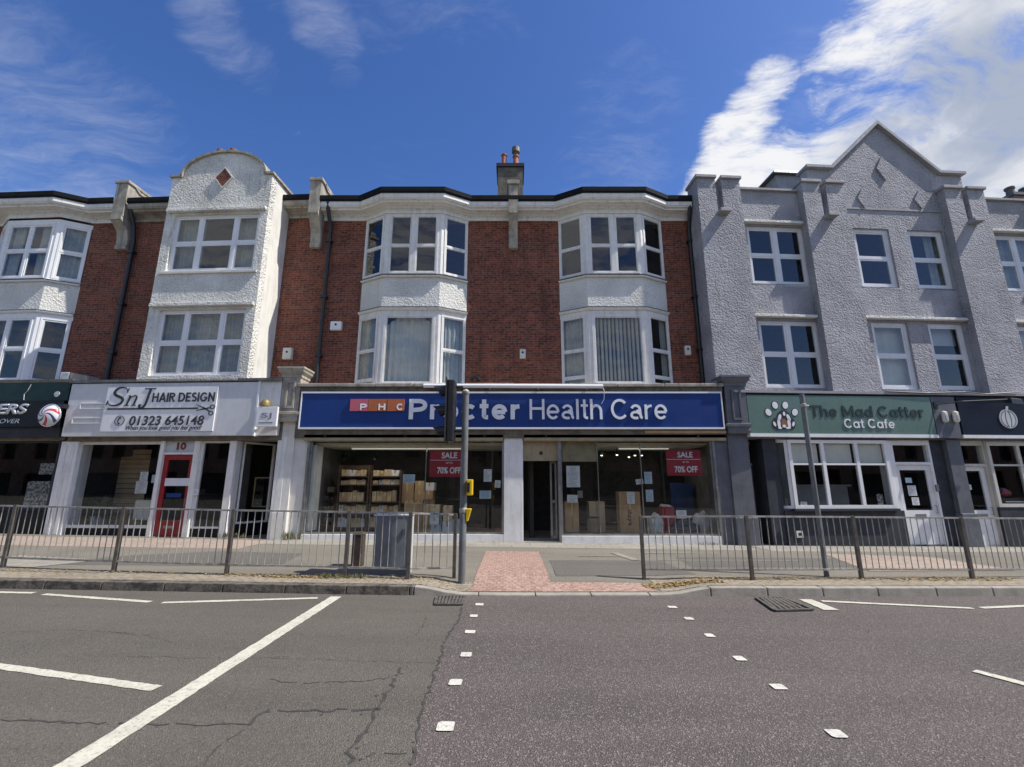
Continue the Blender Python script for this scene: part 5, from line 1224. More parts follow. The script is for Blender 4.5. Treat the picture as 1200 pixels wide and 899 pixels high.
# projecting square sign
a, c, d, e = rectpx(FL, 302, 477, 324, 500, -.42)
hs = thing('hanging_sign', 'small square white sign with grey initials in front of the salon fascia end', 'sign', FL, ((a + c) / 2, -.205, e))
mb = MB(); mb.box(a, c, -.45, -.38, d, e); mb.build('sign_box', M['sign_white'], hs, bevel=.01)
mb = MB(); text_bm(mb, "SJ", a + (c - a) * .24, a + (c - a) * .74, d + .20, d + .37, -.451, .006); mb.box(a + .1, c - .1, -.454, -.451, d + .09, d + .12); mb.build('lettering', M['alu'], hs)
mb = MB(); mb.box((a + c) / 2 - .02, (a + c) / 2 + .02, -.38, -.205, e - .12, e - .08); mb.build('bracket', M['galv'], hs)
x, z = FL.p(312, 472, -.30); mb = MB(); mb.lathe([(.13, -.10), (.13, -.05), (.115, .02), (.08, .07), (.03, .095), (.0005, .1)], (x, -.33, z), 16); setp(mb.build('bell_dome', M['gold'], None, FL, (x, -.2, z - .1), smooth=True), 'small brass coloured dome bell just above the square hanging sign', 'bell')
# salon shop front
zr = 570; yq = .08
X = lambda p, y=yq, r=zr: FL.x(p, r, y)
ztop = 2.795; zfl_ = .22
mb = MB(); mb.box(X(62.5, -.02), X(83, -.02), -.04, .4, 0, ztop); mb.box(X(66, -.02), X(70, -.02), -.055, -.042, .3, ztop - .1); mb.box(X(75, -.02), X(79, -.02), -.055, -.042, .3, ztop - .1); mb.build('white_pilaster', M['white_paint'], sb, bevel=.01)
zw = FL.z(619, yq, 150)
shop_window(sb, FL, (X(83.5), yq), (X(184), yq), zw, ztop, (), mat='old_white', fw=.08)
mb = MB(); mb.box(X(83.5), X(184), .06, .4, 0, zw - .003); mb.build('stall_riser', M['barber_black'], sb)
mb = MB(); mb.box(X(184) + .003, X(188), -.02, .2, 0, ztop); mb.box(X(224), X(230.5), -.02, .2, 0, ztop); mb.build('door_post', M['old_white'], sb)
x0, x1 = X(188) + .004, X(224) - .004; zdt = FL.z(533, .1, 210)
mb = MB(); mb.box(x0, x1, .05, .10, zdt + .06, ztop); tp = mb.build('number_panel', M['cab_light'], sb)
mb = MB(); cx = FL.x(213, 523, .05); cz_ = FL.z(523, .05, 213); text_bm(mb, "10", cx - .13, cx + .13, cz_ - .10, cz_ + .10, .048, .012, .03); mb.build('house_number', M['red'], tp)
mb = MB(); mb.box(x0, x1, .0, .12, zdt + .003, zdt + .058); mb.build('door_head', M['old_white'], sb)
def glazed_door(parent, x0, x1, z0, z1, y, mat, gz0, gz1, st=.12, name='shop_door', letter=None, handle=None, mid=None):
    mb = MB(); mb.box(x0, x0 + st, y, y + .05, z0, z1); mb.box(x1 - st, x1, y, y + .05, z0, z1); mb.box(x0 + st, x1 - st, y, y + .05, z0, gz0); mb.box(x0 + st, x1 - st, y, y + .05, gz1, z1)
    if mid: mb.box(x0 + st, x1 - st, y + .002, y + .048, mid[0], mid[1])
    d = mb.build(name, M[mat], parent)
    mb = MB(); mb.f([(x0 + st, y + .025, gz0), (x1 - st, y + .025, gz0), (x1 - st, y + .025, gz1), (x0 + st, y + .025, gz1)]); mb.build('pane', M['glass_shop'], d)
    cx = (x0 + x1) / 2
    if letter: mb = MB(); mb.box(cx - .15, cx + .15, y - .015, y - .002, letter - .035, letter + .035); mb.build('letterbox', M['alu'], d)
    if handle: mb = MB(); hx = x0 + .06 if handle[0] == 'l' else x1 - .06; mb.tube([(hx, y - .002, handle[1] - .1), (hx, y - .05, handle[1] - .1), (hx, y - .05, handle[1] + .1), (hx, y - .002, handle[1] + .1)], .012, 6); mb.build('handle', M['alu'], d)
    return d
rd = glazed_door(sb, x0, x1, zfl_ + .03, zdt, .06, 'red', zfl_ + .45, zdt - .14, .13, 'red_door', zfl_ + .28, ('r', 1.15))
mb = MB(); a, c, d, e = rectpx(FL, 194, 560.5, 222, 569.5, .055); mb.box(a, c, .052, .058, d, e); mb.build('door_sticker', M['paper'], rd)
mb = MB(); a, c, d, e = rectpx(FL, 195, 578, 212, 583, .07); mb.box(a, c, .068, .074, d, e); mb.build('open_plate', M['navy'], rd)
mb = MB(); mb.box(x0, x1, -.08, .12, 0, zfl_ + .025); mb.build('door_step', M['slab'], sb)
shop_window(sb, FL, (X(230.5) + .003, yq), (X(266), yq), zw, ztop, (), mat='old_white', fw=.05)
mb = MB(); mb.box(X(230.5) + .003, X(266), .06, .4, 0, zw - .003); mb.build('stall_riser', M['barber_black'], sb)
mb = MB(); mb.box(X(266) + .003, X(274), -.03, .25, 0, ztop); mb.build('window_post', M['old_white'], sb)
# open lobby to the right, with a canted pane behind
shop_window(sb, FL, (X(274), .3), (X(318, 1.1), 1.1), zw + .1, ztop, (), mat='old_white', fw=.05)
mb = MB(); mb.obox((X(274), .3), (X(318, 1.1), 1.1), 0, 1.0, -.2, .02, 0, zw + .097); mb.build('stall_riser', M['barber_black'], sb)
mb = MB(); mb.box(X(323), X(334), -.06, .5, 0, ztop + .1); mb.build('white_pilaster', M['white_paint'], sb, bevel=.01)
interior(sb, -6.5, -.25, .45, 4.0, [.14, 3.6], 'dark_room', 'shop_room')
mb = MB(); a = X(100, 1.2); c = X(150, 1.2)
for k in range(16): mb.box(a - .6, c + .2, 1.6, 1.62, .3 + k * .15, .3 + k * .15 + .135)
mb.build('timber_cladding', M['card_pale'], sb)
for p0, q0, p1, q1, mt, ln, lab in ((165, 553, 172.5, 563.5, 'paper', 4, 'upper white sheet on the salon window left of the red door'), (160, 564, 171, 578.5, 'paper', 5, 'lower white sheet on the salon window left of the red door'), (178.5, 556.5, 184, 566, 'paper_blue', 0, 'pale blue sticker on the salon window nearest the red door')):
    notice('window_notice', lab, 'notice', FL, p0, q0, p1, q1, yq + .04, mt, ln)
notice('window_notice', 'small yellow and white sticker right of the red door', 'notice', FL, 227, 573, 232, 580, -.03, 'paper', 1)
for p0, q0, p1, q1, lab in ((107, 517, 119, 534, 'dark framed picture at the top of the salon window, left of a pair'), (122, 517, 136, 534, 'dark framed picture at the top of the salon window, right of a pair')):
    a, c, d, e = rectpx(FL, p0, q0, p1, q1, 1.0); t = thing('picture_frame', lab, 'picture', FL, ((a + c) / 2, 1.5, d)); mb = MB(); mb.box(a, c, 1.5, 1.56, d, e); mb.build('frame', M['wood'], t); mb = MB(); mb.box(a + .04, c - .04, 1.49, 1.498, d + .04, e - .04); mb.build('picture', M['ink'], t)
# plant in a pot, chair back
x, z = FL.p(117, 600, .7)
t = thing('house_plant', 'spreading green house plant in a pale pot behind the salon window', 'plant', FL, (x, .7, .22))
mb = MB(); mb.lathe([(.15, 0), (.21, .48), (.22, .5), (.18, .5)], (x, .7, .23), 14); mb.build('pot', M['bag'], t, smooth=True)
mb = MB(); rnd = random.Random(3)
for k in range(70):
    a = rnd.uniform(0, 6.28); L_ = rnd.uniform(.35, .8); up = rnd.uniform(.2, 1.0); w = rnd.uniform(.03, .06)
    d = Vector((math.cos(a), math.sin(a) * .6, 0)); o = Vector((x, .7, .72)); prev = None
    for i in range(6):
        u = i / 5; c = o + d * L_ * u + Vector((0, 0, up * u - 1.0 * u * u * L_ * .8)); sd_ = Vector((-d.y, d.x, 0)).normalized() * w * math.sin(math.pi * (.08 + .9 * u)); cur = (c - sd_, c + sd_)
        if prev: mb.f([prev[0], prev[1], cur[1], cur[0]])
        prev = cur
mb.build('leaves', M['leaf_pot'], t)
x, z = FL.p(168, 598, .75); t = thing('salon_chair', 'pale backed salon chair behind the window beside the red door', 'chair', FL, (x, .8, .22))
mb = MB(); mb.box(x - .26, x + .24, .7, .78, .62, 1.18); mb.build('backrest', M['blind'], t, bevel=.04); mb = MB(); mb.box(x - .26, x + .24, .79, 1.25, .58, .68); mb.build('seat', M['black'], t, bevel=.03)
mb = MB(); mb.tube([(x, 1.0, .22), (x, 1.0, .58)], .04, 8); mb.lathe([(.25, 0), (.25, .03), (.05, .06)], (x, 1.0, .22), 16); mb.build('pedestal', M['alu'], t)
x0, z1 = FL.p(292, 559, 1.6); x1, z0 = FL.p(316, 595, 1.6)
t = thing('mirror', 'framed mirror inside the dark lobby right of the salon windows', 'mirror', FL, ((x0 + x1) / 2, 1.9, z0)); mb = MB()
for bx in ((x0, x1, z1 - .04, z1), (x0, x1, z0, z0 + .04), (x0, x0 + .04, z0 + .04, z1 - .04), (x1 - .04, x1, z0 + .04, z1 - .04)): mb.box(bx[0], bx[1], 1.9, 1.94, bx[2], bx[3])
mb.build('frame', M['card_pale'], t); mb = MB(); mb.box(x0 + .04, x1 - .04, 1.92, 1.93, z0 + .04, z1 - .04); mb.build('mirror_glass', M['glass_shop'], t)

# consoles between the shops
def xpx(p, y=-.15, r=470): return FC.x(p, r, y)
console('console_pilaster', 'weathered cream stone console pilaster between the salon and the blue shop', FC, xpx(329.5), xpx(350.5) - xpx(329.5), -.02, FC.z(494, -.15), FC.z(430, -.25), .2, 'stone', 'console pilasters between the shop fronts', FC.x(351.5, 570, -.04) - FC.x(336, 570, -.04), 'render_smooth')
console('console_pilaster', 'slate grey console pilaster between the blue shop and the cat cafe', FC, xpx(850), xpx(874) - xpx(850), -.02, FC.z(508, -.15), FC.z(440, -.25), .05, 'slate_paint', 'console pilasters between the shop fronts', FC.x(882, 570, -.04) - FC.x(858, 570, -.04))

# ================================================================== right: grey gabled building
gb_ = thing('terraced_building', 'grey roughcast building with a pointed gable, twin finned pilasters and white windows', 'building', FR, (6.2, .4, .05))
YW, YPp = .30, .05
WU = [(1.22, 3.08, 7.61, 9.57), (4.74, 5.96, 7.61, 9.62), (6.58, 7.80, 7.61, 9.62), (9.36, 11.20, 7.61, 9.57)]
WL = [(1.23, 3.10, 4.36, 6.43), (4.79, 5.97, 4.36, 6.46), (6.62, 7.80, 4.36, 6.46), (9.40, 11.25, 4.36, 6.43)]
mb = MB(); mb.wall(-.33, 13.2, 4.20, 10.80, WU + WL, YW, .24); mb.build('roughcast_wall', M['render_grey'], gb_)
gp = [(3.50, 10.803), (8.90, 10.803), (8.90, 11.70), (8.06, 11.70), (6.2, 13.50), (4.34, 11.70), (3.50, 11.70)]
mb = MB(); mb.prism(gp, YW, YW + .3); mb.build('gable', M['render_grey'], gb_)
def coping(path, mat, parent, y0, y1, th, name='coping'):
    mb = MB()
    nrm = []
    P = [Vector(p) for p in path]
    off = []
    for i, p in enumerate(P):
        ns = []
        if i: d = (p - P[i - 1]).normalized(); ns.append(Vector((-d.y, d.x)))
        if i < len(P) - 1: d = (P[i + 1] - p).normalized(); ns.append(Vector((-d.y, d.x)))
        n = sum(ns, Vector((0, 0))).normalized(); off.append(p + n * th / max(.35, n.dot(ns[0])))
    for i in range(len(P) - 1):
        a, c, d, e = P[i], P[i + 1], off[i + 1], off[i]
        mb.hexa([(a.x, y0, a.y), (c.x, y0, c.y), (c.x, y1, c.y), (a.x, y1, a.y)], [(e.x, y0, e.y), (d.x, y0, d.y), (d.x, y1, d.y), (e.x, y1, e.y)])
    return mb.build(name, M[mat], parent, merge=True)
coping([(3.44, 11.703), (4.34, 11.703), (6.2, 13.503), (8.06, 11.703), (8.98, 11.703)], 'grey_smooth', gb_, YW - .13, YW + .40, .09, 'gable_coping')
coping([(.95, 10.803), (3.20, 10.803)], 'grey_smooth', gb_, YW - .09, YW + .32, .07, 'parapet_coping')
coping([(9.2, 10.803), (11.4, 10.803)], 'grey_smooth', gb_, YW - .09, YW + .32, .07, 'parapet_coping')
for xp, w in ((-.37, 1.38), (3.06, 1.38), (7.88, 1.38), (11.3, 1.38)):
    gw = .20; fw_ = (w - gw) / 2
    mb = MB()
    zg = 9.78; e0 = -.03 if xp < 0 else 0
    mb.box(xp, xp + w, YPp, YW - .003 if xp > 0 else YB, 4.20, zg)
    mb.box(xp, xp + fw_, YPp, .70, zg + .002, 11.0); mb.box(xp + fw_ + gw, xp + w, YPp, .70, zg + .002, 11.0)
    mb.build('pilaster', M['render_grey'], gb_)
    mb = MB(); mb.box(xp + fw_ + .002, xp + fw_ + gw - .002, YPp + .20, .60, zg + .003, 10.93); mb.build('pilaster_groove', M['grey_smooth'], gb_)
    mb = MB(); mb.box(xp - .05, xp + fw_ + .03, YPp - .07, .75, 11.003, 11.10); mb.box(xp + fw_ + gw - .03, xp + w + .05, YPp - .07, .75, 11.003, 11.10); mb.build('pilaster_cap', M['grey_smooth'], gb_, bevel=.01)
    mb = MB(); mb.box(xp + fw_ - .04, xp + fw_ + gw + .10, YPp - .24, YPp + .19, zg - .05, zg + .06); mb.build('groove_block', M['grey_smooth'], gb_, bevel=.012)
# window hoods and raised diamonds
for x0, x1, z in ((1.05, 3.03, 9.62), (1.06, 3.03, 6.50), (4.50, 7.85, 6.52), (9.28, 11.28, 9.62), (9.28, 11.28, 6.50)):
    mb = MB(); mb.box(x0, x1, YW - .14, YW - .003, z, z + .085); mb.build('window_hood', M['render_bay'], gb_, bevel=.012)  # pale bay render paints the sunlit look of these hoods
mb = MB(); mb.box(4.5, 7.86, YW - .03, YW - .003, 10.28, 10.34); mb.build('string_course', M['grey_smooth'], gb_)
for px, py, hw, hh in ((1034, 198.5, .24, .46), (1010.5, 233.5, .19, .36), (1077, 235, .20, .34)):
    x, z = FR.p(px, py, YW); mb = MB(); mb.prism([(x - hw, z), (x, z - hh), (x + hw, z), (x, z + hh)], YW - .055, YW - .002); mb.build('raised_diamond', M['render_grey'], gb_)
cur = {0: None, 1: None, 2: 'net_parted', 3: 'net', 4: None, 5: 'blind', 6: 'roller:.3', 7: 'blind'}
for i, (a, c, d, e) in enumerate(WU + WL):
    two = (c - a) > 1.5
    win(gb_, (a, YW + .09), (c, YW + .09), d, e, cols=(.5,) if two else (), rows=(.50,), fw=.075 if two else .10, mw=.12, tw=.06, sw=.05, mat='upvc_grey', curtain=cur[i])
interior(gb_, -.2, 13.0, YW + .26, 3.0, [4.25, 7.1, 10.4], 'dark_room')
rb = MB(); rb.f([(-.3, .6, 10.5), (13.2, .6, 10.5), (13.2, 5.5, 11.6), (-.3, 5.5, 11.6)]); rb.f([(-.3, 5.5, 11.6), (13.2, 5.5, 11.6), (13.2, 10.6, 10.2), (-.3, 10.6, 10.2)]); rb.box(-.3, 13.2, 10.4, 10.6, 0, 10.2); rb.box(-.33, -.2, .9, 10.4, 0, 10.4); rb.box(13.0, 13.2, .6, 10.4, 0, 10.4); rb.build('roof', M['slate'], gb_)
yk = 2.4; x0, z1 = FR.p(905, 201, yk); x1 = FR.x(941, 201, yk)
mb = MB(); mb.box(x0 + .12, x1, yk, yk + 1.6, 10.8, z1 - .14); dro = mb.build('dormer', M['grey_smooth'], gb_); mb = MB(); mb.hexa([(x0 - .06, yk - .15, z1 - .137), (x1 + .1, yk - .15, z1 - .137), (x1 + .1, yk + 1.8, z1 - .137), (x0 - .06, yk + 1.8, z1 - .137)], [(x0 + .02, yk - .1, z1), (x1, yk - .1, z1), (x1, yk + 1.7, z1), (x0 + .02, yk + 1.7, z1)]); mb.build('dormer_roof', M['lead'], dro)
yk = 3.0; x0, z1 = FR.p(1188, 229, yk); mb = MB(); mb.box(x0, x0 + 1.3, yk, yk + .7, 10.4, z1); cho = mb.build('chimney', M['brick_far'], gb_); mb = MB(); mb.box(x0 - .08, x0 + 1.38, yk - .08, yk + .78, z1 + .002, z1 + .12); mb.build('chimney_cap', M['lead'], cho)
for k in (0.3, .95): mb = MB(); mb.lathe([(.15, 0), (.13, .34), (.17, .36), (.17, .44), (.12, .44)], (x0 + k, yk + .3, z1 + .123), 12); mb.build('chimney_pot', M['iron'], cho, smooth=True)
mb = MB(); mb.box(-.05, 13.2, -.22, YPp, 4.10, 4.17); mb.build('ledge_coping', M['grey_smooth'], gb_)
mb = MB(); mb.box(.02, 13.2, -.05, YW, 2.84, 4.098); mb.build('fascia_backing', M['slate_paint'], gb_)
# cafe sign
zc0, zc1 = FR.z(508.5, -.2, 980), FR.z(464, -.2, 980); xs0, xs1 = FR.x(876.5, 480, -.2), FR.x(1092, 480, -.2)
cs = thing('shop_sign', 'sage green cafe sign with a white paw print and dark lettering', 'sign', FR, ((xs0 + xs1) / 2, -.1, zc0))
mb = MB(); mb.box(xs0, xs1, -.20, -.053, zc0, zc1); mb.build('sign_board', M['sage'], cs)
mb = MB(); mb.box(xs0 - .02, xs1 + .03, -.22, -.06, zc0 - .09, zc0 - .003); mb.build('sign_trim', M['upvc'], cs)
yv = -.202
mb = MB(); sans(mb, "The Mad Catter", *rectpx(FR, 948.5, 475, 1083, 489.5, yv), yv, .014, .17, .12, .70, True); mb.build('lettering', M['sage_dark'], cs)
mb = MB(); sans(mb, "Cat Cafe", *rectpx(FR, 988, 491, 1048.5, 502, yv), yv, .02, .135, .14, .70, True); mb.build('lettering', M['sign_white'], cs)
def el(p, q, rx, rz__, rot=0):
    x, z = FR.p(p, q, yv); r = R_(rot); return [(x + rx * math.cos(R_(a)) * math.cos(r) - rz__ * math.sin(R_(a)) * math.sin(r), z + rx * math.cos(R_(a)) * math.sin(r) + rz__ * math.sin(R_(a)) * math.cos(r)) for a in range(0, 360, 18)]
TOES = ((900.3, 483.2, 25), (908, 475, 12), (920, 475, -12), (931.3, 483.2, -25))
mb = MB()
for p, q_, a in TOES: mb.prism(el(p, q_, .098, .120, a), yv - .006, yv)
for p, q_, rx, rz2 in ((918.5, 489, .20, .19), (911, 496.5, .15, .17), (926, 496.5, .15, .17), (918.5, 497, .22, .14)): mb.prism(el(p, q_, rx, rz2), yv - .006 - rx * .01, yv)
mb.build('paw_outline', M['ink'], cs)
mb = MB()
for p, q_, a in TOES: mb.prism(el(p, q_, .080, .100, a), yv - .012, yv - .0065)
for p, q_, rx, rz2, a in ((918.5, 485, .035, .06, 0), (913.3, 489.5, .045, .10, -20), (923.7, 489.5, .045, .10, 20), (912.6, 496.5, .045, .15, 0), (924.4, 496.5, .045, .15, 0), (907.5, 497, .035, .07, 20), (929.5, 497, .035, .07, -20), (914, 501.5, .06, .03, 0), (923, 501.5, .06, .03, 0)): mb.prism(el(p, q_, rx, rz2, a), yv - .014 - rx * .02, yv - .009)
mb.build('paw_pad', M['sign_white'], cs)
mb = MB(); mb.prism(el(918.5, 496, .085, .125), yv - .020, yv - .0095); mb.build('paw_patch', M['cat_orange'], cs)
mb = MB(); mb.prism(el(918.5, 499.5, .05, .04), yv - .024, yv - .0205); mb.build('paw_mark', M['sign_white'], cs)
# panel with two lamps, midnight sign beyond
xm0, xm1 = xs1 + .04, FR.x(1121, 480, -.2)
mb = MB(); mb.box(xm0, xm1, -.19, -.053, zc0 - .09, 4.05); mb.build('fascia_panel', M['slate_paint'], gb_)
for p0, p1, lab in ((1101, 1109.5, 'cream oval bulkhead lamp on the grey panel, nearer the sage sign'), (1114, 1122.5, 'cream oval bulkhead lamp on the grey panel, nearer the midnight blue sign')):
    a, c, d, e = rectpx(FR, p0, 482, p1, 495.5, -.2); t = thing('bulkhead_lamp', lab, 'wall lamp', FR, ((a + c) / 2, -.19, d), 'cream bulkhead lamps on the grey panel')
    mb = MB(); mb.box(a, c, -.30, -.192, d, e); mb.build('lamp_body', M['lamp_cream'], t, bevel=.05); mb = MB(); mb.box(a + .04, c - .04, -.318, -.303, d + .05, e - .12); mb.build('lamp_lens', M['bag'], t)
xn0 = xm1 + .05
ns = thing('shop_sign', 'midnight blue sign with a round pale emblem at the right photo edge', 'sign', FR, (xn0 + 2.5, -.1, zc0))
mb = MB(); mb.box(xn0, 13.1, -.20, -.053, zc0, zc1); mb.build('sign_board', M['midnight'], ns)
mb = MB(); mb.box(xn0 - .03, 13.1, -.22, -.06, zc0 - .09, zc0 - .003); mb.build('sign_trim', M['upvc'], ns)
x, z = FR.p(1181, 491, yv)
mb = MB(); mb.prism(circle(x, z, .27, .27, 24), yv - .02, yv); mb.prism([(x - .03, z + .26), (x + .05, z + .26), (x + .08, z + .36), (x + .01, z + .36)], yv - .02, yv); em = mb.build('emblem', M['cab_light'], ns)
mb = MB()
for k in (-.55, -.2, .2, .55): stroke(mb, [(x + k * .25 * math.cos(R_(a)) * 1.6, z + .24 * math.sin(R_(a))) for a in range(-75, 76, 15)], .012, yv - .024, yv - .021)
mb.build('emblem_lines', M['midnight'], em)
xa, za = FR.p(1098, 474, -.25); xb, zb_ = FR.p(1184, 467.5, -.7)
t = thing('sign_spotlight', 'black spotlight on a long arm reaching over the midnight blue sign', 'spotlight', FR, (xa, -.19, za))
mb = MB(); mb.box(xa - .05, xa + .05, -.22, -.192, za - .12, za + .08); mb.tube([(xa, -.21, za), (xa + .5, -.5, za + .05), (xb, -.62, zb_)], .018, 8); mb.build('arm', M['black'], t)
mb = MB(); mb.hexa([(xb, -.72, zb_ - .14), (xb + .36, -.72, zb_ - .17), (xb + .36, -.50, zb_ - .10), (xb, -.50, zb_ - .07)], [(xb + .02, -.70, zb_ + .03), (xb + .34, -.70, zb_ + .0), (xb + .34, -.54, zb_ + .05), (xb + .02, -.54, zb_ + .07)]); mb.build('lamp_head', M['black'], t, bevel=.015)
mb = MB(); x, z = FR.p(1130, 462, -.2); mb.tube([(x - 2.4, -.225, z + .05), (x - 1.2, -.235, z + .01), (x, -.24, z + .06), (x + .6, -.24, z - .0), (x + 1.6, -.24, z + .07)], .014, 6); setp(mb.build('cable', M['black'], None, FR, (x, -.22, z)), 'black cable looping along the top of the cafe and midnight blue signs', 'cable')

# cafe shop front
XR = lambda p, r=575, y=.1: FR.x(p, r, y)
ztr = 2.835
# recessed side door
xa, xb = XR(877, 575, .55), XR(893, 575, .55)
mb = MB(); mb.box(xa, xb, .60, .65, .05, 2.10); sd1 = mb.build('side_door', M['slate_paint'], gb_); mb = MB(); mb.tube([(xb - .08, .598, 1.0), (xb - .08, .54, 1.0), (xb - .08, .54, 1.12)], .012, 6); mb.build('handle', M['alu'], sd1)
mb = MB(); mb.box(xa, xb, .58, .66, 2.13, 2.20); mb.box(xb + .002, xb + .12, .55, .68, .05, ztr); mb.box(xa, xb, .58, .66, 2.72, ztr); mb.build('door_frame', M['tan'], gb_)
mb = MB(); mb.f([(xa, .62, 2.2), (xb, .62, 2.2), (xb, .62, 2.72), (xa, .62, 2.72)]); mb.build('fanlight_pane', M['glass_shop'], gb_)
xw = XR(899.5, 575, 0) ; xw2 = XR(916, 575, 0)
mb = MB(); mb.box(xw, xw2, .0, .7, -.2, ztr); mb.build('shopfront_wall', M['charcoal'], gb_)
# window box of three lights with a narrow side light
zs_, zt2 = FR.z(596, -.05, 980), FR.z(516, -.05, 980)
x0, x1 = XR(927, 557, -.08), XR(1044.5, 557, -.08)
m1, m2 = (XR(967.8, 557, -.08) - x0) / (x1 - x0), (XR(1007.8, 557, -.08) - x0) / (x1 - x0)
zrow = (FR.z(544, -.08, 980) - zs_) / (zt2 - zs_)
cw = shop_window(gb_, FR, (x0, -.08), (x1, -.08), zs_, zt2, (m1, m2), fw=.09, mw=.09, mat='upvc', name='cafe_window', rows=(zrow,))
mb = MB()
for k in range(3):
    a = x0 + (x1 - x0) * (0, m1, m2)[k] + .1; c = x0 + (x1 - x0) * (m1, m2, 1)[k] - .1; mb.box(a, c, -.0, .012, zs_ + (zt2 - zs_) * zrow + .03, zt2 - .1)
mb.build('roller_blind', M['blind'], cw)
shop_window(gb_, FR, (xw2 + .003, .16), (x0 - .015, -.08), zs_, zt2, (), fw=.07, mat='upvc', name='side_light')
mb = MB(); mb.obox((xw2 + .003, .16), (x0 - .015, -.08), .08, (Vector((xw2 + .003, .16)) - Vector((x0 - .015, -.08))).length - .08, -.10, -.06, zs_ + .08, zt2 - .08); mb.build('side_panel', M['slate_paint'], gb_)
mb = MB(); mb.box(x0 - .06, x1 + .02, -.16, .0, zs_ - .06, zs_ - .003); mb.build('window_sill', M['charcoal'], gb_)
mb = MB(); mb.box(xw2 + .003, XR(1050.5, 575, .1) - .002, -.04, .3, -.2, zs_ - .063); mb.build('stall_riser', M['charcoal'], gb_); mb = MB(); mb.box(x1 + .002, XR(1050.5, 575, .1) - .002, -.02, .25, zs_ - .06, zt2); mb.build('shopfront_post', M['upvc'], gb_)
mb = MB(); mb.box(xw2, x1 + 1.2, .0, .3, zt2 + .003, ztr); mb.build('transom_board', M['cream'], gb_)
a, c, d, e = rectpx(FR, 932.5, 622, 941, 630, -.042); t = thing('hydrant_plate', 'small cream square plate with a dark centre low on the cafe wall', 'plate', FR, ((a + c) / 2, -.042, d)); mb = MB(); mb.box(a, c, -.065, -.043, d, e); mb.build('plate', M['lamp_cream'], t); mb = MB(); mb.box(a + .05, c - .05, -.07, -.0655, d + .05, e - .05); mb.build('plate_centre', M['ink'], t)
mb = MB(); mb.box(x0 + .1, x1 - .2, 1.3, 1.8, -.1, FR.z(570, 1.3, 980)); mb.box(x0 + .02, x1 - .1, 1.25, 1.85, FR.z(570, 1.3, 980) + .002, FR.z(568, 1.3, 980)); setp(mb.build('counter', M['cab_light'], None, FR, ((x0 + x1) / 2, 1.5, -.1)), 'long pale counter inside the cafe behind its three window panes', 'counter')
# cafe door
x0d, x1d = XR(1050.5, 575, .1), XR(1097, 575, .1); zdh = FR.z(543, .1, 1075)
cd1 = glazed_door(gb_, x0d + .06, x1d - .06, .03, zdh - .05, .10, 'upvc', FR.z(598, .1, 1075), FR.z(551, .1, 1070), .13, 'cafe_door', FR.z(604, .1, 1078), ('r', .95))
mb = MB(); mb.box(x0d, x0d + .057, .04, .2, 0, ztr); mb.box(x1d - .057, x1d, .04, .2, 0, ztr); mb.box(x0d + .058, x1d - .058, .04, .2, zdh - .045, zdh + .03); mb.box(x0d + .058, x1d - .058, .04, .2, 2.70, ztr); mb.build('door_frame', M['upvc'], gb_)
mb = MB(); mb.f([(x0d + .06, .12, zdh + .03), (x1d - .06, .12, zdh + .03), (x1d - .06, .12, 2.70), (x0d + .06, .12, 2.70)]); mb.build('fanlight_pane', M['glass_shop'], gb_)
for p0, q0, p1, q1, mt, ln, lab in ((1060.5, 560, 1069, 566, 'paper_blue', 0, 'turquoise sticker on the cafe door glass, topmost'), (1063, 569, 1075, 581, 'paper', 4, 'white sheet on the cafe door glass below the turquoise sticker'), (1068, 583, 1078, 592, 'paper', 3, 'lower white sheet on the cafe door glass')):
    notice('door_notice', lab, 'notice', FR, p0, q0, p1, q1, .085, mt, ln)
for p0, q0, p1, q1, mt, ln, lab in ((1027, 579, 1036, 592, 'photo_grid', 0, 'small grey poster low in the rightmost cafe pane'), (938, 588, 946, 592.5, 'paper', 1, 'small white card at the bottom of the leftmost cafe pane')):
    notice('window_notice', lab, 'notice', FR, p0, q0, p1, q1, -.055, mt, ln)
# dark pier between the two shop fronts
xp0, xp1, xp2 = x1d + .003, XR(1117, 575, .0), XR(1136, 575, -.06)
mb = MB(); mb.box(xp0, xp1, .05, .6, -.2, ztr); mb.build('shopfront_wall', M['charcoal'], gb_)
mb = MB(); mb.box(xp1 + .002, xp2, -.08, .5, -.2, ztr); mb.build('shopfront_pier', M['slate_paint'], gb_); mb = MB(); mb.box(xp1 - .03, xp2 + .03, -.14, .45, -.2, .85); mb.build('plinth', M['slate_paint'], gb_, bevel=.02)
a, c, d, e = rectpx(FR, 1093, 568, 1098, 576, .045); mb = MB(); mb.box(a + .05, c + .05, .01, .048, d, e); setp(mb.build('door_entry_box', M['slate_paint'], None, FR, (a, .05, d), bevel=.008), 'small grey entry buzzer on the dark wall right of the cafe door', 'buzzer')
# next shop: door, window
x0d, x1d = xp2 + .003, XR(1161, 575, .1)
zdh2 = FR.z(545, .1, 1140)
glazed_door(gb_, x0d + .06, x1d - .06, -.02, zdh2 - .05, .10, 'upvc', FR.z(598, .1, 1140), FR.z(552, .1, 1140), .13, 'shop_door', FR.z(604, .1, 1150), ('r', .9))
mb = MB(); mb.box(x0d, x0d + .057, .04, .2, -.1, ztr); mb.box(x1d - .057, x1d, .04, .2, -.1, ztr); mb.box(x0d + .058, x1d - .058, .04, .2, zdh2 - .045, zdh2 + .03); mb.box(x0d + .058, x1d - .058, .04, .2, 2.70, ztr); mb.build('door_frame', M['cream'], gb_)
mb = MB(); mb.f([(x0d + .06, .12, zdh2 + .03), (x1d - .06, .12, zdh2 + .03), (x1d - .06, .12, 2.70), (x0d + .06, .12, 2.70)]); mb.build('fanlight_pane', M['glass_shop'], gb_)
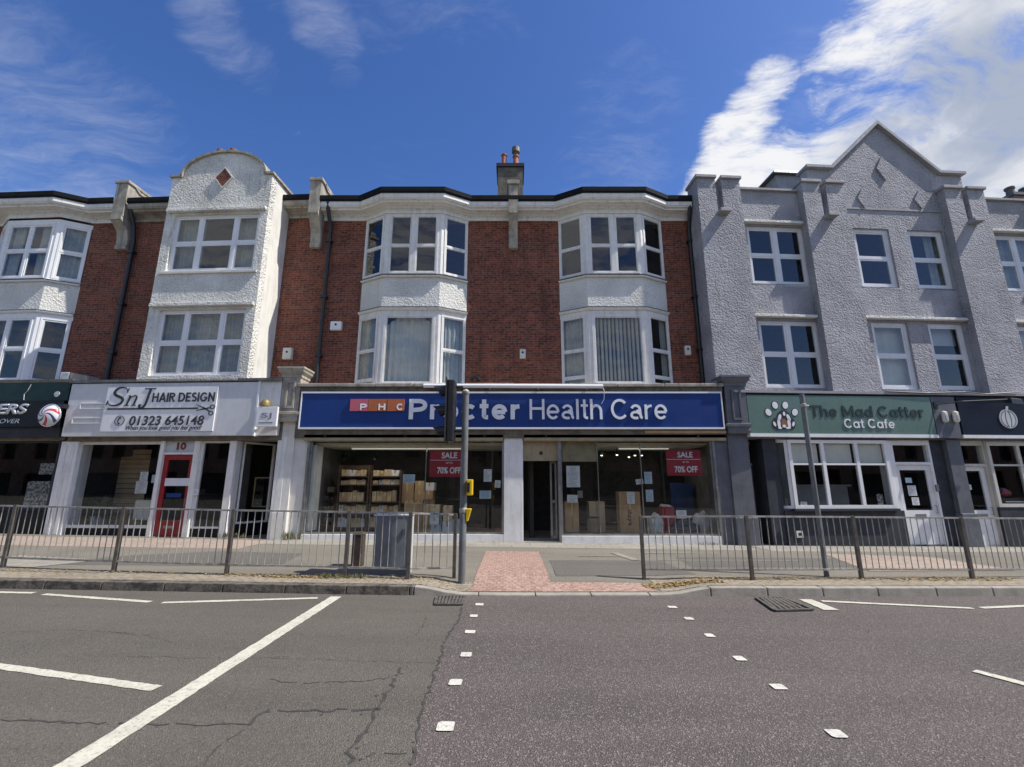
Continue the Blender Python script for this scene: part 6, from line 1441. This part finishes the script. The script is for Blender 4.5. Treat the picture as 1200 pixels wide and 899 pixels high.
notice('door_notice', 'small white paper on the glass of the shop door under the midnight blue sign', 'notice', FR, 1133, 568, 1139, 574, .085, 'paper', 1)
x2 = x1d + .003
w2 = shop_window(gb_, FR, (x2, -.02), (x2 + 3.4, -.02), zs_ + .02, zt2 - .03, (.28, .55, .8), fw=.09, mw=.09, mat='cream', name='shop_window', rows=(zrow,))
mb = MB(); mb.box(x2, x2 + 3.4, -.02, .4, -.2, zs_ + .017); mb.build('stall_riser', M['charcoal'], gb_); mb = MB(); mb.box(x2, 13.1, .0, .3, zt2 - .027, ztr); mb.build('transom_board', M['cream'], gb_); mb = MB(); mb.box(x2 + 3.4, 13.1, -.02, .4, -.2, zt2 - .03); mb.build('shopfront_wall', M['charcoal'], gb_)
a, c, d, e = rectpx(FR, 1171, 584, 1225, 592, .08); mb = MB(); mb.box(a, c, .06, .09, d, e); t = setp(mb.build('window_board', M['ink'], None, FR, ((a + c) / 2, .07, d)), 'black board with pale writing at the bottom of the right hand shop window', 'board'); OFF[t] = Vector(((a + c) / 2, .07, d))
mb = MB(); mb.box(a + .15, c - .3, .056, .0595, (d + e) / 2 - .015, (d + e) / 2 + .015); mb.build('printed_lines', M['sign_white'], t)
x, z = FR.p(1175, 577, .35); t = thing('soft_toy', 'pink and orange soft toy sitting behind the right hand shop window', 'toy', FR, (x, .35, z - .15))
for ox, oz, r, mt in ((0, 0, .13, 'pink'), (.12, -.03, .10, 'orange'), (-.10, .05, .09, 'blue_sheet')):
    mb = MB(); bmesh.ops.create_uvsphere(mb.b, u_segments=14, v_segments=10, radius=r)
    for v in mb.b.verts: v.co += Vector((x + ox, .35, z + oz))
    mb.build('plush_lump', M[mt], t, smooth=True)
mb = MB(); mb.box(x - .3, x + .6, .2, .6, -.1, z - .15); setp(mb.build('display_shelf', M['wood'], None, FR, (x, .4, -.1)), 'dark display shelf under the soft toy', 'shelf')
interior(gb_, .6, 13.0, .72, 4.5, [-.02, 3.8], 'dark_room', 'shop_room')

# ================================================================== street furniture
def fence(name, label, feet, group):
    P = []
    for px, py in feet:
        x, y = ground_at(px, py, .12); x, y = ground_at(px, py, pz(x, y) - SLOPE * x); P.append((x, y))
    t = thing('guard_rail', label, 'guard rail', FW, (*P[len(P) // 2], pz(*P[len(P) // 2])), group)
    T_ = 1.0
    for i, (x, y) in enumerate(P):
        z = pz(x, y); b = MB(); b.box(x - .028, x + .028, y - .028, y + .028, z - .1, z + T_ + .03); b.build('post', M['galv_dark'], t, bevel=.004)
    for i, ((x0, y0), (x1, y1)) in enumerate(zip(P, P[1:])):
        b = MB(); z0, z1 = pz(x0, y0), pz(x1, y1); dx = (x1 - x0); g_ = .032 / abs(dx)
        def at(u, h): return (x0 + dx * u, y0 + (y1 - y0) * u, z0 + (z1 - z0) * u + h)
        for h in (T_ + .01, .16):
            a, c = at(g_, h), at(1 - g_, h)
            b.hexa([(a[0], a[1] - .016, a[2] - .014), (c[0], c[1] - .016, c[2] - .014), (c[0], c[1] + .016, c[2] - .014), (a[0], a[1] + .016, a[2] - .014)], [(a[0], a[1] - .016, a[2] + .014), (c[0], c[1] - .016, c[2] + .014), (c[0], c[1] + .016, c[2] + .014), (a[0], a[1] + .016, a[2] + .014)])
        n = round(abs(dx) / .118)
        for k in range(1, n):
            u = k / n; u2 = u + random.uniform(-.002, .002)
            b.tube([at(u, .174), at(u2, T_ - .004)], .0075, 6, caps=False)
        b.build('panel', M['galv'], t)
    return P
fence('guard_rail', 'long steel guard rail on the left ending at the traffic signal', [(-270, 655), (-125, 662), (3, 665), (133, 670), (265, 674), (404, 677), (478, 679), (532, 680)], 'steel guard rails along the kerb')
fence('guard_rail', 'steel guard rail on the right starting beside the red paving', [(755, 682), (882, 680), (1010, 679), (1140, 679), (1275, 678), (1420, 676)], 'steel guard rails along the kerb')
# traffic signal, seen from its side
x, y = ground_at(541, 679, .12); z0 = pz(x, y)
ts = thing('traffic_signal', 'grey signal pole with a black signal head seen from the side and yellow push buttons', 'traffic signal', FW, (x, y, z0))
hz = lambda py: FW.z(py, y); hx = lambda px, py: FW.x(px, py, y)
ztop_ = hz(459)
b = MB(); b.tube([(x, y, z0 - .1), (x, y, ztop_)], .058, 18); b.build('pole', M['pole'], ts, smooth=True)
b = MB(); b.lathe([(.060, 0), (.066, .01), (.066, .07), (.060, .08)], (x, y, hz(601)), 18); b.lathe([(.060, 0), (.068, .01), (.068, .05), (.03, .09)], (x, y, ztop_ - .05), 18); b.build('pole_collar', M['galv'], ts, smooth=True)
xh0, xh1 = hx(525, 480), hx(533.5, 480); zt_h, zb_h = hz(447), hz(518)
b = MB(); b.box(xh0, xh1, y - .17, y + .17, zb_h, zt_h); sh_ = b.build('signal_head', M['black'], ts, bevel=.02)
b = MB(); b.box(xh0 - .012, xh0 - .002, y - .30, y + .30, zb_h - .02, zt_h + .02); b.build('backboard', M['black'], sh_, bevel=.004)
L3 = (zt_h - zb_h) / 3
for k, mt in enumerate(('red', 'cat_orange', 'bottle_green')):
    zc = zt_h - L3 * (k + .5); b = MB(); n = 14; r = .11; Lv = hx(527, 480) - hx(510, 480)
    for i in range(n):
        a0, a1 = R_(-30 + 240 * i / n), R_(-30 + 240 * (i + 1) / n)
        c0, c1 = Lv * (.55 + .45 * math.sin(max(0, min(math.pi, a0)))), Lv * (.55 + .45 * math.sin(max(0, min(math.pi, a1))))
        for rr in (r, r - .008): b.f([(xh0 - .01, y + rr * math.cos(a0), zc + rr * math.sin(a0)), (xh0 - .01, y + rr * math.cos(a1), zc + rr * math.sin(a1)), (xh0 - .01 - c1, y + rr * math.cos(a1), zc + rr * math.sin(a1) - .02), (xh0 - .01 - c0, y + rr * math.cos(a0), zc + rr * math.sin(a0) - .02)])
    b.build('visor', M['black'], sh_)
    b = MB(); b.tube([(xh0 - .013, y, zc), (xh0 - .03, y, zc)], .098, 16); b.build('lens', M[mt], sh_)
b = MB()
for zz in (zt_h - .10, zb_h + .18): b.tube([(xh1 - .01, y, zz), (x - .05, y, zz)], .02, 8)
b.build('head_bracket', M['black'], ts)
b = MB(); xa, z1 = FW.p(549, 562, y); xb, z2 = FW.p(554.5, 580.5, y); b.box(x + .056, x + .056 + (xb - xa) * 1.15, y - .10, y + .10, z2, z1); bx = b.build('push_button_box', M['yellow'], ts, bevel=.012)
b = MB(); b.box(x + .062, x + .11, y - .115, y - .102, z2 + .05, z1 - .05); b.build('button_panel', M['black'], bx)
zA, zB = hz(596), hz(611)
b = MB(); b.hexa([(x + .05, y - .05, zB), (x + .085, y - .05, zB), (x + .085, y + .05, zB), (x + .05, y + .05, zB)], [(x + .05, y - .06, zA), (x + .14, y - .06, zA), (x + .14, y + .06, zA), (x + .05, y + .06, zA)]); b.build('tactile_cone_box', M['yellow'], ts, bevel=.012)
# slim pole on the right
x, y = ground_at(969, 676, .12); z0 = pz(x, y)
t = thing('street_pole', 'slim grey pole standing at the fence in front of the cat cafe sign', 'pole', FW, (x, y, z0))
b = MB(); b.tube([(x, y, z0 - .1), (x, y, FW.z(462, y))], .042, 14); b.build('pole', M['pole'], t, smooth=True)
zz = FW.z(477, y); b = MB(); b.lathe([(.044, 0), (.058, .01), (.058, .05), (.044, .06)], (x, y, zz), 14); b.tube([(x, y, zz + .03), (x + .10, y - .02, zz + .02)], .012, 6); b.build('pole_clamp', M['galv'], t)
# cabinet and bollard behind the rail
xa, ya = ground_at(434, 674, .13); xb, _ = ground_at(473, 675, .13); ya += .10; z0 = pz(xa, ya); zt4 = FW.z(605, ya)
xa, xb = FW.x(437.5, 640, ya), FW.x(472, 640, ya)
t = thing('utility_cabinet', 'grey steel utility cabinet with its sunlit side coloured paler behind the left guard rail', 'cabinet', FW, ((xa + xb) / 2, ya + .16, z0))
b = MB(); b.box(xa, xb + .08, ya, ya + .34, z0 - .05, zt4); cbn = b.build('cabinet_body', M['cab'], t, bevel=.008)
b = MB(); b.box(xa + .03, xb + .04, ya - .012, ya - .002, z0 + .06, zt4 - .05); dn = b.build('door', M['cab'], t, bevel=.004); b = MB(); b.box(xb - .02, xb + .02, ya - .03, ya - .0125, z0 + .62, z0 + .72); b.build('lock', M['ink'], dn)
b = MB(); b.box(xb + .082, xb + .098, ya - .005, ya + .35, z0 - .02, zt4 - .003); b.build('side_panel', M['cab_light'], t)  # sunlight on this side is put into a paler paint
b = MB(); b.box(xa - .02, xb + .115, ya - .02, ya + .36, zt4 + .002, zt4 + .03); b.build('lid', M['cab_light'], t, bevel=.006)
xa, ya = ground_at(420, 663, .13); z0 = pz(xa, ya); zt4 = FW.z(623.5, ya); xa0, xa1 = FW.x(414, 645, ya), FW.x(426, 645, ya)
t = thing('bollard', 'short dark brown square bollard left of the utility cabinet', 'bollard', FW, ((xa0 + xa1) / 2, ya, z0))
b = MB(); b.box(xa0, xa1, ya - .1, ya + .1, z0 - .1, zt4 - .04); b.build('bollard_post', M['rust_brown'], t, bevel=.012); b = MB(); b.hexa([(xa0 - .008, ya - .108, zt4 - .038), (xa1 + .008, ya - .108, zt4 - .038), (xa1 + .008, ya + .108, zt4 - .038), (xa0 - .008, ya + .108, zt4 - .038)], [(xa0 + .02, ya - .08, zt4), (xa1 - .02, ya - .08, zt4), (xa1 - .02, ya + .08, zt4), (xa0 + .02, ya + .08, zt4)]); b.build('bollard_cap', M['rust_brown'], t)
# drain grates
def drain(label, corners, nb, diag):
    P = [Vector(ground_at(px, py, 0)) for px, py in corners]
    cx, cy = sum(p.x for p in P) / 4, sum(p.y for p in P) / 4
    t = thing('drain_grate', label, 'drain grate', FW, (cx, cy, rz(cx)), 'iron drain grates by the kerb')
    def Q(u, v): return P[0] * (1 - u) * (1 - v) + P[1] * u * (1 - v) + P[2] * u * v + P[3] * (1 - u) * v
    b = MB(); b.f([(p.x, p.y, rz(p.x) + .012) for p in P]); b.build('pit_shade_plate', M['pit_shade_plate'], t)
    b = MB()
    def bar(u0, v0, u1, v1, w, h0=.013, h1=.026):
        a, c = Q(u0, v0), Q(u1, v1); n = (c - a).normalized(); n = Vector((-n.y, n.x)) * w / 2
        q = [a - n, c - n, c + n, a + n]; b.hexa([(p.x, p.y, rz(p.x) + h0) for p in q], [(p.x, p.y, rz(p.x) + h1) for p in q])
    for s in ((0, 0, 1, 0), (1, 0, 1, 1), (1, 1, 0, 1), (0, 1, 0, 0)): bar(*s, .04, .013, .030)
    b.build('grate_frame', M['iron'], t); b = MB()
    for i in range(1, nb): bar(i / nb - (.06 if diag else 0), .02, i / nb + (.06 if diag else 0), .98, .05 if diag else .032)
    for v in (.33, .66): bar(.02, v, .98, v, .02, .013, .024)
    b.build('grate_bars', M['iron'], t)
drain('small iron drain grate by the kerb near the stud line', ((510, 710), (541, 710), (545, 700.5), (512, 700.5)), 8, False)
drain('larger slanted iron drain grate by the right kerb with diagonal bars', ((908, 717), (953, 716), (918, 702), (886, 702)), 7, True)

# ------------------------------------------------------------------ litter and weeds (nobody could count them)
lf = MB(); rnd = random.Random(11)
def leaf_at(x, y, s):
    z = pz(x, y) + .006; a = rnd.uniform(0, 6.28); t1 = Vector((math.cos(a), math.sin(a), rnd.uniform(-.3, .3))) * s; t2 = Vector((-math.sin(a), math.cos(a), rnd.uniform(-.3, .3))) * s * .55
    c = Vector((x, y, z + rnd.uniform(.004, .02))); lf.f([c - t1, c - t2, c + t1, c + t2])
def litter(x0, x1, b0, b1, n, s=.022):
    for _ in range(n):
        x = rnd.uniform(x0, x1); leaf_at(x, ky(x) + rnd.triangular(b0, b1, (b0 + b1) / 2), s * rnd.uniform(.5, 1.4))
litter(-4.6, -2.6, .48, .75, 420); litter(-4.0, -2.9, .44, .70, 380); litter(-9, -4.6, .55, .85, 260); litter(-2.6, -1.0, .42, .7, 120)
litter(2.1, 3.4, .30, .62, 700, .026); litter(3.4, 6.5, .50, .85, 420); litter(6.4, 8.6, .45, .80, 480, .025); litter(-9, 9, 0.02, .6, 140, .014)
for _ in range(60): leaf_at(rnd.uniform(-.9, .2), 12.45 + rnd.uniform(-.15, .1), .02)
for _ in range(80): leaf_at(rnd.uniform(2.2, 5.2), 12.45 + rnd.uniform(-.12, .12), .022)
setp(lf.build('dry_leaves', M['dry_leaf']), 'dry tan leaves and chaff collected along the foot of the guard rails', 'leaf litter', kind='stuff')
wd = MB()
def tuft(x, y, h, n, z=None):
    for _ in range(n):
        a = rnd.uniform(0, 6.28); L_ = h * rnd.uniform(.4, 1); lean = rnd.uniform(.1, .8); o = Vector((x + rnd.gauss(0, .05), y + rnd.gauss(0, .03), (pz(x, y) if z is None else z) + .003)); d = Vector((math.cos(a) * lean, math.sin(a) * lean, 1)).normalized() * L_; sd_ = Vector((-math.sin(a), math.cos(a), 0)) * L_ * .06
        m_ = o + d * .5; wd.f([o - sd_ * .3, m_ - sd_, o + d, m_ + sd_])
for _ in range(26): x = rnd.uniform(-3.05, -2.35); tuft(x, ky(x) + .52 + rnd.uniform(-.06, .08), .10, 14)
for _ in range(10): x = rnd.uniform(-4.8, -3.2); tuft(x, ky(x) + .60, .06, 8)
for _ in range(9): tuft(-5.75 + rnd.gauss(0, .12), 12.5 + rnd.uniform(-.1, .03), .26, 7)
for _ in range(8): tuft(-7.3 + rnd.gauss(0, .25), 12.62, .2, 10)
for _ in range(8): tuft(5.1 + rnd.gauss(0, .25), 12.5, .12, 8)
for _ in range(8): tuft(2.2 + rnd.uniform(0, 1.4), 7.9 + rnd.uniform(-.05, .1), .05, 7)
setp(wd.build('weeds', M['weed']), 'weeds sprouting along the guard rail and the foot of the shop fronts', 'weeds', kind='stuff')

# ================================================================== the far side of the street, seen only in the glass
ob = thing('terraced_building', 'long brown brick terrace across the street mirrored in the shop windows', 'building', FW, (0, -17, 0))
mb = MB(); HO = []
for k in range(22): HO += [(-65 + k * 6 + 1.2, -65 + k * 6 + 2.6, 4.2, 6.0), (-65 + k * 6 + 3.6, -65 + k * 6 + 5.0, 4.2, 6.0), (-65 + k * 6 + .6, -65 + k * 6 + 5.2, .6, 2.8)]
mb.wall(-68, 70, -.4, 7.2, HO, 0, .2)
for v in mb.b.verts: v.co = Vector((v.co.x, -17 - v.co.y, v.co.z))
mb.build('brick_wall', M['brick_far'], ob)
mb = MB(); mb.box(-68, 70, -17.6, -17.5, -.4, 7.1); mb.build('interior_room', M['dark_room'], ob)
mb = MB(); mb.f([(-68, -16.7, 7.1), (70, -16.7, 7.1), (70, -20.5, 9.6), (-68, -20.5, 9.6)]); mb.f([(-68, -24, 7.1), (70, -24, 7.1), (70, -20.5, 9.6), (-68, -20.5, 9.6)]); mb.box(-68, 70, -24, -23.8, -.4, 7.1); mb.build('roof', M['slate'], ob)
def tree(x, y, h, seed, lab):
    rn = random.Random(seed); t = thing('street_tree', lab, 'tree', FW, (x, y, rz(x)), 'street trees across the road')
    b = MB(); b.tube([(x, y, -.1), (x + .05, y, h * .25), (x - .05, y + .05, h * .5), (x, y, h * .8)], .2, 10, r2=.05)
    for k in range(7):
        a = rn.uniform(0, 6.28); z = h * rn.uniform(.3, .6); L_ = h * .28; b.tube([(x, y, z), (x + math.cos(a) * L_ * .5, y + math.sin(a) * L_ * .5, z + L_ * .5), (x + math.cos(a) * L_, y + math.sin(a) * L_, z + L_ * .8)], .07, 6, r2=.015)
    b.build('trunk', M['bark'], t); b = MB()
    C_ = [(Vector((rn.gauss(0, h * .16), rn.gauss(0, h * .16), h * rn.uniform(.45, .95))), rn.uniform(.10, .18) * h) for _ in range(16)]
    for _ in range(3800):
        c, r = rn.choice(C_); d = Vector((rn.gauss(0, 1), rn.gauss(0, 1), rn.gauss(0, 1))).normalized() * r * rn.random() ** .4; p = Vector((x, y, 0)) + c + d
        u = Vector((rn.gauss(0, 1), rn.gauss(0, 1), rn.gauss(0, .6))).normalized() * .12; w = u.cross(Vector((rn.gauss(0, 1), rn.gauss(0, 1), rn.gauss(0, 1)))).normalized() * .08; b.f([p - u, p - w, p + u, p + w])
    b.build('crown', M['tree_leaf'], t)
for x, y, h, s, in ((-13, -12.5, 8.5, 1), (-4.5, -12, 7.5, 2), (5, -12.5, 8.0, 3), (12, -12, 9.0, 4)): tree(x, y, h, s, 'leafy green street tree across the road mirrored in the windows')
for i, o in enumerate([o for o in COL.objects if o.type == 'MESH' and len(o.data.polygons) == 0]): bpy.data.objects.remove(o)
